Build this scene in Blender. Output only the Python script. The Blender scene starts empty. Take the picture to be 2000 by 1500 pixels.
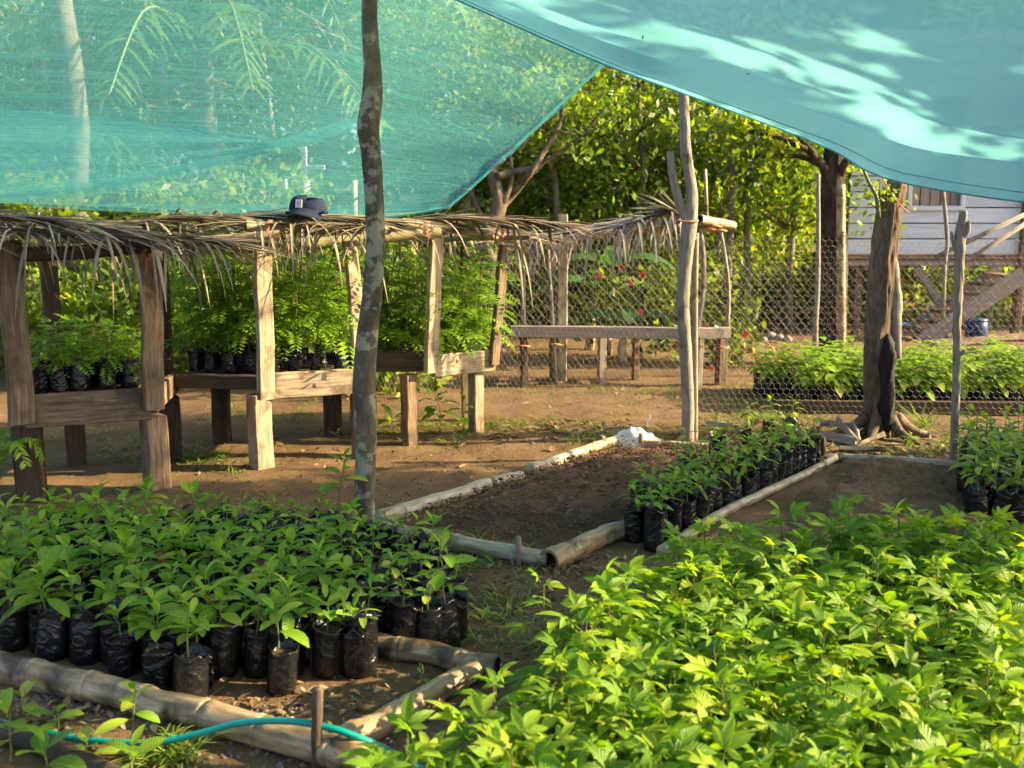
import bpy, math, random
import numpy as np
from mathutils import Vector, Matrix, noise
random.seed(7); RNG = np.random.default_rng(7)
R = math.radians
SC = bpy.context.scene
COL = SC.collection

# ------------------------------------------------------------------ camera
F = 2000.0                      # focal length in photo pixels (photo 2000 x 1500)
CAM_H = 1.5
PITCH = math.atan((750 - 425) / F)
cam = bpy.data.cameras.new('camera'); cam_o = bpy.data.objects.new('camera', cam); COL.objects.link(cam_o)
cam.sensor_width = 36; cam.lens = F * 36 / 2000; cam.clip_end = 2000; cam.clip_start = 0.05
cam_o.location = (0, 0, CAM_H); cam_o.rotation_euler = (math.pi / 2 - PITCH, 0, 0)
cam.dof.use_dof = True; cam.dof.focus_distance = 4.9; cam.dof.aperture_fstop = 4.0
SC.camera = cam_o

# ------------------------------------------------------------------ sky, sun, exposure
SUN_EL, SUN_AZ = R(24), R(1)   # azimuth measured from +X towards +Y
S = Vector((math.cos(SUN_EL) * math.cos(SUN_AZ), math.cos(SUN_EL) * math.sin(SUN_AZ), math.sin(SUN_EL)))
w = bpy.data.worlds.new('World'); SC.world = w; w.use_nodes = True
sky = w.node_tree.nodes.new('ShaderNodeTexSky'); sky.sky_type = 'NISHITA'; sky.sun_disc = False
sky.dust_density = 3.5; sky.ozone_density = 0.4; sky.air_density = 0.8
sky.sun_elevation = SUN_EL; sky.sun_rotation = math.pi / 2 - SUN_AZ
bg = w.node_tree.nodes['Background']; bg.inputs['Strength'].default_value = 0.112
w.node_tree.links.new(sky.outputs[0], bg.inputs[0])
sl = bpy.data.lights.new('sun', 'SUN'); sl.energy = 5.0; sl.angle = R(0.6); sl.color = (1.0, 0.78, 0.44)
so = bpy.data.objects.new('sun', sl); COL.objects.link(so)
so.rotation_euler = (-S).to_track_quat('-Z', 'Y').to_euler(); so.location = (20, 5, 12)
SC.view_settings.view_transform = 'Standard'; SC.view_settings.look = 'None'
SC.view_settings.exposure = 1.94; SC.view_settings.gamma = 1.0; SC.view_settings.use_curve_mapping = False
SC.render.engine = 'CYCLES'
cy = SC.cycles
cy.max_bounces = 6; cy.diffuse_bounces = 3; cy.glossy_bounces = 1; cy.transmission_bounces = 4; cy.transparent_max_bounces = 14
cy.caustics_reflective = False; cy.caustics_refractive = False
cy.use_denoising = True; cy.use_adaptive_sampling = True; cy.adaptive_threshold = 0.03; cy.sample_clamp_indirect = 6

# ------------------------------------------------------------------ pixel -> world (places things at their real position)
FWD = Vector((0, math.cos(PITCH), -math.sin(PITCH))); UPV = Vector((0, math.sin(PITCH), math.cos(PITCH)))
def ray(px, py): return FWD + Vector((1, 0, 0)) * ((px - 1000) / F) + UPV * ((750 - py) / F)
def G(px, py, z=0.0):
    d = ray(px, py); t = (z - CAM_H) / d.z
    return Vector((0, 0, CAM_H)) + d * t
def P(px, py, Y):
    d = ray(px, py); return Vector((0, 0, CAM_H)) + d * (Y / d.y)
def gz(x, y):
    if y > 16 or y < 0.5 or abs(x) > 9: return 0.0
    return 0.022 * noise.noise((x * .9, y * .9, 3)) + 0.009 * noise.noise((x * 3.3, y * 3.3, 9)) + 0.007 * noise.noise((x * 10, y * 10, 1))

# ------------------------------------------------------------------ materials
def nodes(name):
    m = bpy.data.materials.new(name); m.use_nodes = True
    nt = m.node_tree; b = nt.nodes['Principled BSDF']
    return m, nt, b
def N(nt, t, **kw):
    n = nt.nodes.new(t)
    for k, v in kw.items(): setattr(n, k, v)
    return n
def ramp(nt, fac, stops):
    r = N(nt, 'ShaderNodeValToRGB'); e = r.color_ramp.elements
    while len(e) < len(stops): e.new(0.5)
    for k, (p, c) in enumerate(stops):
        e[k].position = p; e[k].color = (c[0], c[1], c[2], 1)
    nt.links.new(fac, r.inputs[0]); return r.outputs[0]
def coords(nt, coord, stretch):
    tc = N(nt, 'ShaderNodeTexCoord'); mp = N(nt, 'ShaderNodeMapping'); mp.inputs['Scale'].default_value = stretch
    nt.links.new(tc.outputs[coord], mp.inputs[0]); return mp.outputs[0]
def noisetex(nt, vec, scale, detail=6, rough=.6, dist=0):
    n = N(nt, 'ShaderNodeTexNoise'); n.inputs['Scale'].default_value = scale; n.inputs['Detail'].default_value = detail
    n.inputs['Roughness'].default_value = rough; n.inputs['Distortion'].default_value = dist
    nt.links.new(vec, n.inputs['Vector']); return n.outputs[0]
def mixc(nt, fac, a, b, mode='MIX'):
    x = N(nt, 'ShaderNodeMix', data_type='RGBA', blend_type=mode)
    for s, v in ((0, fac), (6, a), (7, b)):
        if hasattr(v, 'links') or hasattr(v, 'is_linked'): nt.links.new(v, x.inputs[s])
        elif isinstance(v, (int, float)): x.inputs[s].default_value = v
        else: x.inputs[s].default_value = (v[0], v[1], v[2], 1)
    return x.outputs[2]
def rough_mat(name, stops, scale=8, coord='Object', stretch=(1, 1, 1), rough=.8, bump=.3, bscale=None, bdist=.01, detail=7,
              spots=None, spot_scale=6, spot_lo=.55, spot_hi=.62, spec=.3, fine=None, objvar=0.0):
    m, nt, b = nodes(name)
    v = coords(nt, coord, stretch)
    n1 = noisetex(nt, v, scale, detail, .65, .4)
    c = ramp(nt, n1, stops)
    if fine:
        n3 = noisetex(nt, v, fine[0], 4, .6)
        c = mixc(nt, 1.0, c, ramp(nt, n3, [(.3, (fine[1],) * 3), (.7, (fine[2],) * 3)]), 'MULTIPLY')
    if spots:
        v2 = coords(nt, 'Object', (1, 1, 1))
        n2 = noisetex(nt, v2, spot_scale, 5, .55, .2)
        f = ramp(nt, n2, [(spot_lo, (0, 0, 0)), (spot_hi, (1, 1, 1))])
        c = mixc(nt, f, c, spots)
    if objvar:
        oi = N(nt, 'ShaderNodeObjectInfo')
        c = mixc(nt, 1.0, c, ramp(nt, oi.outputs['Random'], [(0, (1 - objvar,) * 3), (1, (1 + objvar * .4,) * 3)]), 'MULTIPLY')
    nt.links.new(c, b.inputs['Base Color'])
    b.inputs['Roughness'].default_value = rough; b.inputs['Specular IOR Level'].default_value = spec
    if bump:
        nb = noisetex(nt, v, bscale or scale * 2.5, 8, .7)
        bp = N(nt, 'ShaderNodeBump'); bp.inputs['Strength'].default_value = bump; bp.inputs['Distance'].default_value = bdist
        nt.links.new(nb, bp.inputs['Height']); nt.links.new(bp.outputs[0], b.inputs['Normal'])
    return m
def leaf_mat(name, c1, c2, c3=None, trans=.4, rough=.42, tcol=None, island=False, veins=True, spec=.4):
    m, nt, b = nodes(name)
    if island:
        g = N(nt, 'ShaderNodeNewGeometry'); rnd = g.outputs['Random Per Island']
    else:
        oi = N(nt, 'ShaderNodeObjectInfo'); rnd = oi.outputs['Random']
    v = coords(nt, 'Object', (1, 1, 1))
    nz = noisetex(nt, v, 9 if not island else 1.3, 3)
    mth = N(nt, 'ShaderNodeMath', operation='MULTIPLY_ADD'); nt.links.new(nz, mth.inputs[0]); mth.inputs[1].default_value = .5 if not island else .9
    sub = N(nt, 'ShaderNodeMath', operation='MULTIPLY_ADD'); nt.links.new(rnd, sub.inputs[0]); sub.inputs[1].default_value = .75 if not island else .6; sub.inputs[2].default_value = -.12 if not island else -.26
    nt.links.new(sub.outputs[0], mth.inputs[2])
    st = [(0.05, c1), (.55, c2)] + ([(.97, c3)] if c3 else [])
    c = ramp(nt, mth.outputs[0], st)
    if veins:
        uv = N(nt, 'ShaderNodeTexCoord'); sx = N(nt, 'ShaderNodeSeparateXYZ'); nt.links.new(uv.outputs['UV'], sx.inputs[0])
        a = N(nt, 'ShaderNodeMath', operation='SUBTRACT'); nt.links.new(sx.outputs[0], a.inputs[0]); a.inputs[1].default_value = .5
        ab = N(nt, 'ShaderNodeMath', operation='ABSOLUTE'); nt.links.new(a.outputs[0], ab.inputs[0])
        f = ramp(nt, ab.outputs[0], [(0.0, (.55,) * 3), (.05, (0, 0, 0))])
        c = mixc(nt, f, c, (c2[0] * 1.7 + .03, c2[1] * 1.5 + .03, c2[2] * 1.5 + .01))
        # side veins run from the midrib towards the tip: they stand proud
        k = N(nt, 'ShaderNodeMath', operation='MULTIPLY_ADD'); nt.links.new(ab.outputs[0], k.inputs[0]); k.inputs[1].default_value = -.35; nt.links.new(sx.outputs[1], k.inputs[2])
        k2 = N(nt, 'ShaderNodeMath', operation='MULTIPLY'); nt.links.new(k.outputs[0], k2.inputs[0]); k2.inputs[1].default_value = 62
        sn = N(nt, 'ShaderNodeMath', operation='SINE'); nt.links.new(k2.outputs[0], sn.inputs[0])
        bp = N(nt, 'ShaderNodeBump'); bp.inputs['Strength'].default_value = .35; bp.inputs['Distance'].default_value = .003
        nt.links.new(sn.outputs[0], bp.inputs['Height']); nt.links.new(bp.outputs[0], b.inputs['Normal'])
    nt.links.new(c, b.inputs['Base Color']); b.inputs['Roughness'].default_value = rough; b.inputs['Specular IOR Level'].default_value = spec
    t = N(nt, 'ShaderNodeBsdfTranslucent')
    tc = mixc(nt, 1.0, c, tcol or (1.5, 1.45, .55), 'MULTIPLY'); nt.links.new(tc, t.inputs[0])
    mx = N(nt, 'ShaderNodeMixShader'); mx.inputs[0].default_value = trans
    nt.links.new(b.outputs[0], mx.inputs[1]); nt.links.new(t.outputs[0], mx.inputs[2])
    nt.links.new(mx.outputs[0], nt.nodes['Material Output'].inputs[0])
    return m
def net_mat(name, opac, lo, hi, col):
    m, nt, b = nodes(name); nt.nodes.remove(b)
    v = coords(nt, 'UV', (1, 1, 1))
    n1 = noisetex(nt, coords(nt, 'UV', (.9, 14, 1)), 1.6, 4, .6, .3)
    n2 = noisetex(nt, coords(nt, 'UV', (260, 9, 1)), 1.0, 2, .5)
    f1 = ramp(nt, n1, [(.3, (lo,) * 3), (.7, (hi,) * 3)])
    f2 = ramp(nt, n2, [(.3, (.975,) * 3), (.7, (1.0,) * 3)])
    fac = mixc(nt, 1.0, f1, f2, 'MULTIPLY')
    d = N(nt, 'ShaderNodeBsdfDiffuse'); d.inputs[0].default_value = (*col, 1)
    t = N(nt, 'ShaderNodeBsdfTranslucent'); t.inputs[0].default_value = (*col, 1)
    mx = N(nt, 'ShaderNodeMixShader'); mx.inputs[0].default_value = .5
    nt.links.new(d.outputs[0], mx.inputs[1]); nt.links.new(t.outputs[0], mx.inputs[2])
    tr = N(nt, 'ShaderNodeBsdfTransparent')
    m2 = N(nt, 'ShaderNodeMixShader'); nt.links.new(fac, m2.inputs[0]); nt.links.new(tr.outputs[0], m2.inputs[1]); nt.links.new(mx.outputs[0], m2.inputs[2])
    nt.links.new(m2.outputs[0], nt.nodes['Material Output'].inputs[0])
    return m
def plain(name, col, rough=.6, metal=0, spec=.4, bump=0, bs=60):
    m, nt, b = nodes(name)
    b.inputs['Base Color'].default_value = (*col, 1); b.inputs['Roughness'].default_value = rough; b.inputs['Metallic'].default_value = metal
    b.inputs['Specular IOR Level'].default_value = spec
    if bump:
        nb = noisetex(nt, coords(nt, 'Object', (1, 1, 1)), bs, 4); bp = N(nt, 'ShaderNodeBump'); bp.inputs['Strength'].default_value = bump; bp.inputs['Distance'].default_value = .01
        nt.links.new(nb, bp.inputs['Height']); nt.links.new(bp.outputs[0], b.inputs['Normal'])
    return m

M = {}
def soil(name, a, b_, c, scale, moss=None):
    return rough_mat(name, [(.25, a), (.5, b_), (.78, c)], scale, 'Object', rough=.95, bump=.9, bscale=34, bdist=.02, fine=(90, .62, 1.15), spots=moss, spot_scale=1.7, spot_lo=.60, spot_hi=.72, spec=.15)
M['ground'] = soil('packed_earth', (.100, .062, .031), (.170, .107, .054), (.26, .170, .09), 2.6, (.075, .075, .024))
M['bed'] = soil('turned_soil', (.065, .037, .022), (.115, .068, .041), (.165, .105, .065), 6)
M['bed3'] = soil('heaped_soil', (.085, .053, .027), (.155, .100, .052), (.23, .155, .085), 4)
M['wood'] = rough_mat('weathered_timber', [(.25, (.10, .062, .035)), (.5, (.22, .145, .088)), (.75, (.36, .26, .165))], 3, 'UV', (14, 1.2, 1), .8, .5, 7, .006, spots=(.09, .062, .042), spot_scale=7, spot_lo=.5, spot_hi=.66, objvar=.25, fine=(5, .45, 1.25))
M['wood_pale'] = rough_mat('pale_and_sunlit_timber', [(.25, (.26, .185, .115)), (.5, (.42, .32, .21)), (.78, (.55, .44, .31))], 3, 'UV', (14, 1.0, 1), .8, .5, 7, .006, spots=(.16, .11, .07), spot_scale=9, spot_lo=.53, spot_hi=.66, objvar=.2, fine=(5, .45, 1.25))  # pale timber; on the benches it also carries the look of sunlight
M['wood_dark'] = rough_mat('dark_and_shaded_timber', [(.25, (.030, .020, .014)), (.5, (.065, .042, .028)), (.75, (.12, .08, .052))], 3, 'UV', (14, 1.2, 1), .75, .5, 7, .006)  # dark timber; on bench sides the shade is put into this colour
M['wood_grey'] = rough_mat('grey_board', [(.25, (.17, .135, .11)), (.5, (.27, .22, .18)), (.75, (.38, .32, .27))], 3, 'UV', (16, 1, 1), .85, .4, 7, .005, objvar=.15)
M['white_board'] = rough_mat('painted_boards', [(.25, (.42, .46, .51)), (.55, (.58, .63, .69)), (.8, (.68, .72, .77))], 2.5, 'UV', (12, .8, 1), .75, .15, 7, .004, spots=(.36, .35, .33), spot_scale=5, spot_lo=.66, spot_hi=.78, objvar=.12)
M['bamboo'] = rough_mat('dry_bamboo', [(.28, (.22, .135, .062)), (.5, (.40, .28, .145)), (.72, (.62, .53, .37))], 2.4, 'UV', (9, 1.6, 1), .5, .25, 8, .004, spots=(.060, .038, .022), spot_scale=6, spot_lo=.52, spot_hi=.64, spec=.45, fine=(5, .45, 1.25))
M['bamboo_green'] = rough_mat('greenish_bamboo', [(.25, (.17, .145, .06)), (.5, (.30, .25, .115)), (.75, (.42, .36, .21))], 2.4, 'UV', (9, 1.4, 1), .45, .2, 8, .004, spots=(.13, .085, .045), spot_scale=6, spot_lo=.57, spot_hi=.7, spec=.5)
M['bamboo_pale'] = rough_mat('bleached_bamboo', [(.25, (.30, .235, .14)), (.5, (.46, .38, .25)), (.75, (.60, .53, .39))], 2.4, 'UV', (8, 1.3, 1), .5, .25, 8, .004, spots=(.20, .13, .075), spot_scale=8, spot_lo=.53, spot_hi=.66, spec=.4, fine=(5, .45, 1.25))
M['bark'] = rough_mat('lichen_bark', [(.25, (.055, .042, .030)), (.5, (.12, .098, .070)), (.75, (.20, .17, .125))], 7, 'Object', (1, 1, .55), .9, .7, 26, .012, spots=(.27, .265, .19), spot_scale=12, spot_lo=.515, spot_hi=.575, fine=(30, .6, 1.2))
M['bark_grey'] = rough_mat('grey_peeled_wood', [(.25, (.14, .115, .09)), (.5, (.25, .215, .175)), (.75, (.36, .32, .265))], 5, 'UV', (8, 1.5, 1), .85, .6, 9, .008, spots=(.115, .08, .05), spot_scale=8, spot_lo=.57, spot_hi=.68)
M['bark_dark'] = rough_mat('rough_dark_bark', [(.25, (.018, .012, .008)), (.5, (.055, .037, .025)), (.78, (.15, .105, .072))], 7, 'Object', (1.6, 1.6, .4), .95, 1.0, 14, .03, spots=(.26, .22, .16), spot_scale=5, spot_lo=.68, spot_hi=.74, fine=(40, .5, 1.3))
M['bark_stump'] = rough_mat('brown_tree_bark', [(.25, (.055, .038, .026)), (.5, (.14, .10, .068)), (.78, (.27, .20, .14))], 7, 'Object', (1.6, 1.6, .4), .95, .9, 14, .02, spots=(.30, .26, .19), spot_scale=5, spot_lo=.66, spot_hi=.72, fine=(40, .5, 1.3))
M['bark_forest'] = rough_mat('forest_bark', [(.25, (.10, .08, .06)), (.5, (.18, .145, .11)), (.75, (.30, .25, .20))], 5, 'Object', (1, 1, .4), .95, .7, 12, .03)
M['palm_bark'] = rough_mat('palm_bark', [(.3, (.075, .07, .06)), (.55, (.13, .12, .105)), (.8, (.19, .18, .16))], 5, 'Object', (1, 1, 3), .9, .7, 9, .03)
M['char'] = plain('charred_wood', (.010, .009, .008), .85, bump=.8, bs=30)
M['dry'] = leaf_mat('dry_palm_leaf', (.11, .085, .055), (.25, .20, .14), (.43, .37, .28), .12, .7, (1.2, 1.0, .7), island=True, veins=False, spec=.2)
M['dry_grey'] = leaf_mat('grey_palm_leaf', (.17, .15, .125), (.30, .275, .235), (.42, .39, .34), .10, .7, (1.1, 1.0, .8), island=True, veins=False, spec=.2)
M['rachis'] = plain('dry_midrib', (.25, .17, .095), .7)
M['leaf_broad'] = leaf_mat('broad_seedling_leaf', (.085, .205, .014), (.205, .375, .020), (.42, .52, .05), .44)
M['leaf_palmate'] = leaf_mat('palmate_seedling_leaf', (.085, .190, .012), (.185, .335, .016), (.37, .46, .036), .46, .46)
M['leaf_mid'] = leaf_mat('glossy_seedling_leaf', (.080, .175, .014), (.175, .31, .020), (.36, .45, .045), .38, .38)
M['leaf_yellow'] = leaf_mat('yellowish_leaf', (.22, .32, .03), (.36, .44, .05), (.46, .44, .08), .4)
M['leaf_dead'] = plain('withered_leaf', (.16, .055, .025), .8, bump=.4)
M['feather'] = leaf_mat('feathery_leaf', (.085, .20, .012), (.175, .32, .018), (.34, .46, .035), .45, .5, island=True, veins=False)
M['far_leaf'] = leaf_mat('far_bed_leaf', (.13, .25, .015), (.24, .38, .025), (.42, .50, .05), .45, .45, island=True, veins=False)
M['forest_a'] = leaf_mat('forest_leaf_dark', (.055, .098, .012), (.12, .185, .020), (.24, .275, .03), .55, .45, island=True, veins=False)
M['forest_b'] = leaf_mat('forest_leaf_light', (.075, .145, .014), (.155, .245, .024), (.31, .36, .040), .55, .45, island=True, veins=False)
M['forest_c'] = leaf_mat('forest_leaf_yellow', (.085, .125, .016), (.17, .215, .026), (.36, .32, .045), .5, .5, island=True, veins=False)
M['palm_leaf'] = leaf_mat('green_palm_leaf', (.045, .10, .015), (.09, .16, .022), (.22, .23, .05), .35, .4, island=True, veins=False)
M['banana'] = leaf_mat('banana_leaf', (.04, .10, .025), (.065, .15, .035), None, .4, .4)
M['grass'] = leaf_mat('grass_blade', (.10, .17, .02), (.18, .27, .03), (.34, .33, .08), .35, .6, island=True, veins=False)
M['litter'] = leaf_mat('dry_litter', (.10, .055, .03), (.22, .145, .085), (.42, .34, .23), .05, .85, (1, .9, .7), island=True, veins=False, spec=.1)
M['red_litter'] = leaf_mat('red_litter', (.10, .035, .025), (.17, .075, .06), (.26, .16, .13), .05, .8, (1, .8, .7), island=True, veins=False, spec=.1)
M['flower'] = leaf_mat('red_petal', (.55, .02, .03), (.70, .05, .05), None, .3, .5, (1, .5, .5), island=True, veins=False)
M['pebble'] = rough_mat('pebble_stone', [(.3, (.08, .065, .05)), (.7, (.20, .17, .14))], 3, rough=.8, bump=.3)
M['rock'] = rough_mat('pale_rock', [(.3, (.22, .17, .14)), (.7, (.36, .30, .26))], 3, rough=.85, bump=.4)
M['stem'] = plain('green_stem', (.12, .17, .05), .6)
M['stem_brown'] = plain('brown_stem', (.13, .085, .045), .75)
M['wire'] = plain('galvanised_wire', (.46, .43, .38), .6, .2)
M['hexwire'] = plain('thin_rusty_wire', (.40, .34, .26), .6, .25)
M['hose'] = plain('turquoise_hose', (.0, .30, .25), .38, spec=.5)
M['tie'] = plain('orange_tie_string', (.55, .20, .10), .8)
M['navy'] = plain('navy_canvas', (.010, .018, .045), .85, spec=.2, bump=.25, bs=240)
M['cap_white'] = plain('cap_patch_white', (.62, .62, .66), .8)
M['cap_orange'] = plain('cap_patch_orange', (.62, .27, .06), .8)
M['hole'] = plain('dark_hollow', (.018, .012, .008), .9)
M['blue'] = plain('blue_plastic', (.012, .115, .50), .4)
M['blue_dark'] = plain('dark_blue_plastic', (.008, .035, .12), .45)
M['fruit'] = plain('orange_fruit', (.70, .30, .03), .5)
M['white_paint'] = rough_mat('white_paint', [(.3, (.26, .27, .27)), (.7, (.40, .41, .41))], 14, rough=.8, bump=.3)
M['tray'] = plain('black_tray', (.016, .016, .017), .5)
M['net'] = net_mat('turquoise_shade_net', 1, .35, .50, (.15, .56, .59))
M['net_thick'] = net_mat('turquoise_shade_net_doubled', 1, .91, .975, (.21, .58, .60))
m, nt, b = nodes('black_polybag')
b.inputs['Base Color'].default_value = (.010, .010, .011, 1); b.inputs['Roughness'].default_value = .27; b.inputs['Specular IOR Level'].default_value = .5
v = coords(nt, 'Object', (1, 1, 1.3)); nb = noisetex(nt, v, 13, 3, .5, 1.5)
dn = noisetex(nt, coords(nt, 'Object', (1, 1, 1)), 18, 5, .6); df = ramp(nt, dn, [(.56, (0, 0, 0)), (.8, (.4,) * 3)]); dc = mixc(nt, df, (.010, .010, .011), (.085, .060, .040)); nt.links.new(dc, b.inputs['Base Color'])
bp = N(nt, 'ShaderNodeBump'); bp.inputs['Strength'].default_value = .7; bp.inputs['Distance'].default_value = .02
nt.links.new(nb, bp.inputs['Height']); nt.links.new(bp.outputs[0], b.inputs['Normal']); M['bag'] = m
m, nt, b = nodes('clear_plastic')
b.inputs['Base Color'].default_value = (.80, .82, .84, 1); b.inputs['Roughness'].default_value = .25
tr = N(nt, 'ShaderNodeBsdfTransparent'); mx = N(nt, 'ShaderNodeMixShader'); mx.inputs[0].default_value = .68
nt.links.new(tr.outputs[0], mx.inputs[1]); nt.links.new(b.outputs[0], mx.inputs[2]); nt.links.new(mx.outputs[0], nt.nodes['Material Output'].inputs[0]); M['plastic'] = m

# ------------------------------------------------------------------ mesh building
def vec(a): return a if isinstance(a, Vector) else Vector(a)
def link(o, parent=None):
    COL.objects.link(o)
    if parent is not None: o.parent = parent
    return o
def tag(o, label=None, cat=None, group=None, kind=None):
    if label: o['label'] = label
    if cat: o['category'] = cat
    if group: o['group'] = group
    if kind: o['kind'] = kind
    return o
def thing(name, label, cat, loc=(0, 0, 0), rz=0, group=None):
    o = bpy.data.objects.new(name, None); o.empty_display_size = .05; COL.objects.link(o)
    o.location = loc; o.rotation_euler = (0, 0, rz); return tag(o, label, cat, group)
class MB:
    def __init__(s): s.v = []; s.f = []; s.uv = []; s.m = []; s.flat = set()
    def add(s, vs, fs, uvs=None, mi=0):
        k = len(s.v); s.v += [tuple(a) for a in vs]; s.f += [tuple(k + i for i in f) for f in fs]
        s.uv += uvs if uvs else [(0, 0)] * len(vs); s.m += [mi] * len(fs); return s
    def loft(s, path, rad, sec=None, n=8, jit=0, ref=None, cap=True, mi=0, hollow=0, squash=1, bark=None):
        path = [vec(p) for p in path]; L = len(path)
        if not hasattr(rad, '__len__'): rad = [rad] * L
        if sec is None: sec = [(math.cos(2 * math.pi * i / n), math.sin(2 * math.pi * i / n) * squash) for i in range(n)]
        n = len(sec); T = []
        for i in range(L): T.append((path[min(i + 1, L - 1)] - path[max(i - 1, 0)]).normalized())
        a = vec(ref) if ref is not None else (Vector((0, 0, 1)) if abs(T[0].z) < .9 else Vector((1, 0, 0)))
        a = (a - T[0] * a.dot(T[0])).normalized()
        vs = []; uvs = []; d = 0
        per = [0]
        for i in range(n): per.append(per[-1] + math.dist(sec[i], sec[(i + 1) % n]))
        for i in range(L):
            a = (a - T[i] * a.dot(T[i])).normalized(); bb = T[i].cross(a)
            if i: d += (path[i] - path[i - 1]).length
            for j, (x, y) in enumerate(sec):
                r = rad[i] * (1 + (random.uniform(-jit, jit) if jit else 0))
                if bark: r *= 1 + bark[0] * (noise.noise((x * bark[1], y * bark[1], d * bark[2])) + .6 * noise.noise((x * bark[1] * 2.3, y * bark[1] * 2.3, d * bark[2] * 2.1 + 7)))
                vs.append(path[i] + a * (x * r) + bb * (y * r)); uvs.append((per[j] * rad[i], d))
        fs = []
        for i in range(L - 1):
            for j in range(n):
                j2 = (j + 1) % n; fs.append((i * n + j, i * n + j2, (i + 1) * n + j2, (i + 1) * n + j))
        if cap:
            fs.append(tuple(range(n - 1, -1, -1))); fs.append(tuple((L - 1) * n + j for j in range(n)))
        return s.add(vs, fs, uvs, mi)
    def plank(s, p, q, wd, th, side, ch=.006, seg=5, jit=.0025, mi=0):
        p, q = vec(p), vec(q); ax = (q - p).normalized(); a = vec(side); a = (a - ax * a.dot(ax)).normalized(); bb = ax.cross(a)
        hw, ht = wd / 2, th / 2; c = min(ch, ht * .5, hw * .5)
        sec = [(hw, -ht + c), (hw, ht - c), (hw - c, ht), (-hw + c, ht), (-hw, ht - c), (-hw, -ht + c), (-hw + c, -ht), (hw - c, -ht)]
        vs = []; uvs = []; Ln = (q - p).length; n = 8; o = random.random() * 7
        per = [0, th, th, th + wd, th + wd, 2 * th + wd, 2 * th + wd, 2 * th + 2 * wd]
        for i in range(seg + 1):
            t = i / seg; bow = a * random.uniform(-jit, jit) + bb * random.uniform(-jit, jit)
            for j, (x, y) in enumerate(sec):
                vs.append(p.lerp(q, t) + bow + a * (x + random.uniform(-jit, jit) * .5) + bb * (y + random.uniform(-jit, jit) * .5)); uvs.append((per[j] + o, t * Ln + o))
        fs = [(i * n + j, i * n + (j + 1) % n, (i + 1) * n + (j + 1) % n, (i + 1) * n + j) for i in range(seg) for j in range(n)]
        fs += [tuple(range(n - 1, -1, -1)), tuple(seg * n + j for j in range(n))]
        s.flat.update(range(len(s.f), len(s.f) + len(fs)))
        return s.add(vs, fs, uvs, mi)
    def blade(s, o, d, up, L, W, droop=.4, fold=.2, n=4, mi=0, grav=0, serr=0, pw=(.75, .9)):
        o = vec(o).copy(); d = vec(d).normalized(); up = vec(up); side = d.cross(up)
        if side.length < 1e-4: side = d.cross(Vector((1, 0, 0)))
        side.normalize(); up = side.cross(d); vs = []; uvs = []; c = o.copy(); st = L / n
        mxw = (pw[0] / (pw[0] + pw[1])) ** pw[0] * (pw[1] / (pw[0] + pw[1])) ** pw[1]
        dd = d.copy()
        for i in range(n + 1):
            t = i / n; tt = min(max(t, .02), .985); wv = W * .5 * tt ** pw[0] * (1 - tt) ** pw[1] / mxw
            if serr and 0 < i < n: wv *= 1 + serr * (1 if i % 2 else -1)
            u2 = side.cross(dd)
            vs += [c - side * wv + u2 * (fold * wv), c.copy(), c + side * wv + u2 * (fold * wv)]; uvs += [(0, t), (.5, t), (1, t)]
            if grav: dd = (dd + Vector((0, 0, -grav / n))).normalized()
            else:
                a = droop * (i + 1) / n; dd = (d * math.cos(a) - up * math.sin(a)).normalized()
            c = c + dd * st
        fs = []
        for i in range(n):
            k = i * 3; fs += [(k, k + 1, k + 4, k + 3), (k + 1, k + 2, k + 5, k + 4)]
        return s.add(vs, fs, uvs, mi)
    def mesh(s, name, mats, smooth=True):
        me = bpy.data.meshes.new(name); me.from_pydata(s.v, [], s.f)
        if s.uv:
            uvl = me.uv_layers.new(name='UVMap'); li = np.empty(len(me.loops), dtype=np.int32); me.loops.foreach_get('vertex_index', li)
            uvl.data.foreach_set('uv', np.array(s.uv, dtype=np.float32)[li].ravel())
        for m in (mats if isinstance(mats, (list, tuple)) else [mats]): me.materials.append(M[m])
        if any(s.m): me.polygons.foreach_set('material_index', s.m)
        if smooth: me.polygons.foreach_set('use_smooth', [k not in s.flat for k in range(len(me.polygons))])
        me.update(); return me
    def build(s, name, mats, parent=None, smooth=True, loc=None):
        o = bpy.data.objects.new(name, s.mesh(name, mats, smooth)); link(o, parent)
        if loc is not None: o.location = loc
        return o
def rebase(mb, o):
    """move a mesh's points so that its origin is at o"""
    mb.v = [(x - o[0], y - o[1], z - o[2]) for x, y, z in mb.v]; return mb
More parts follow.
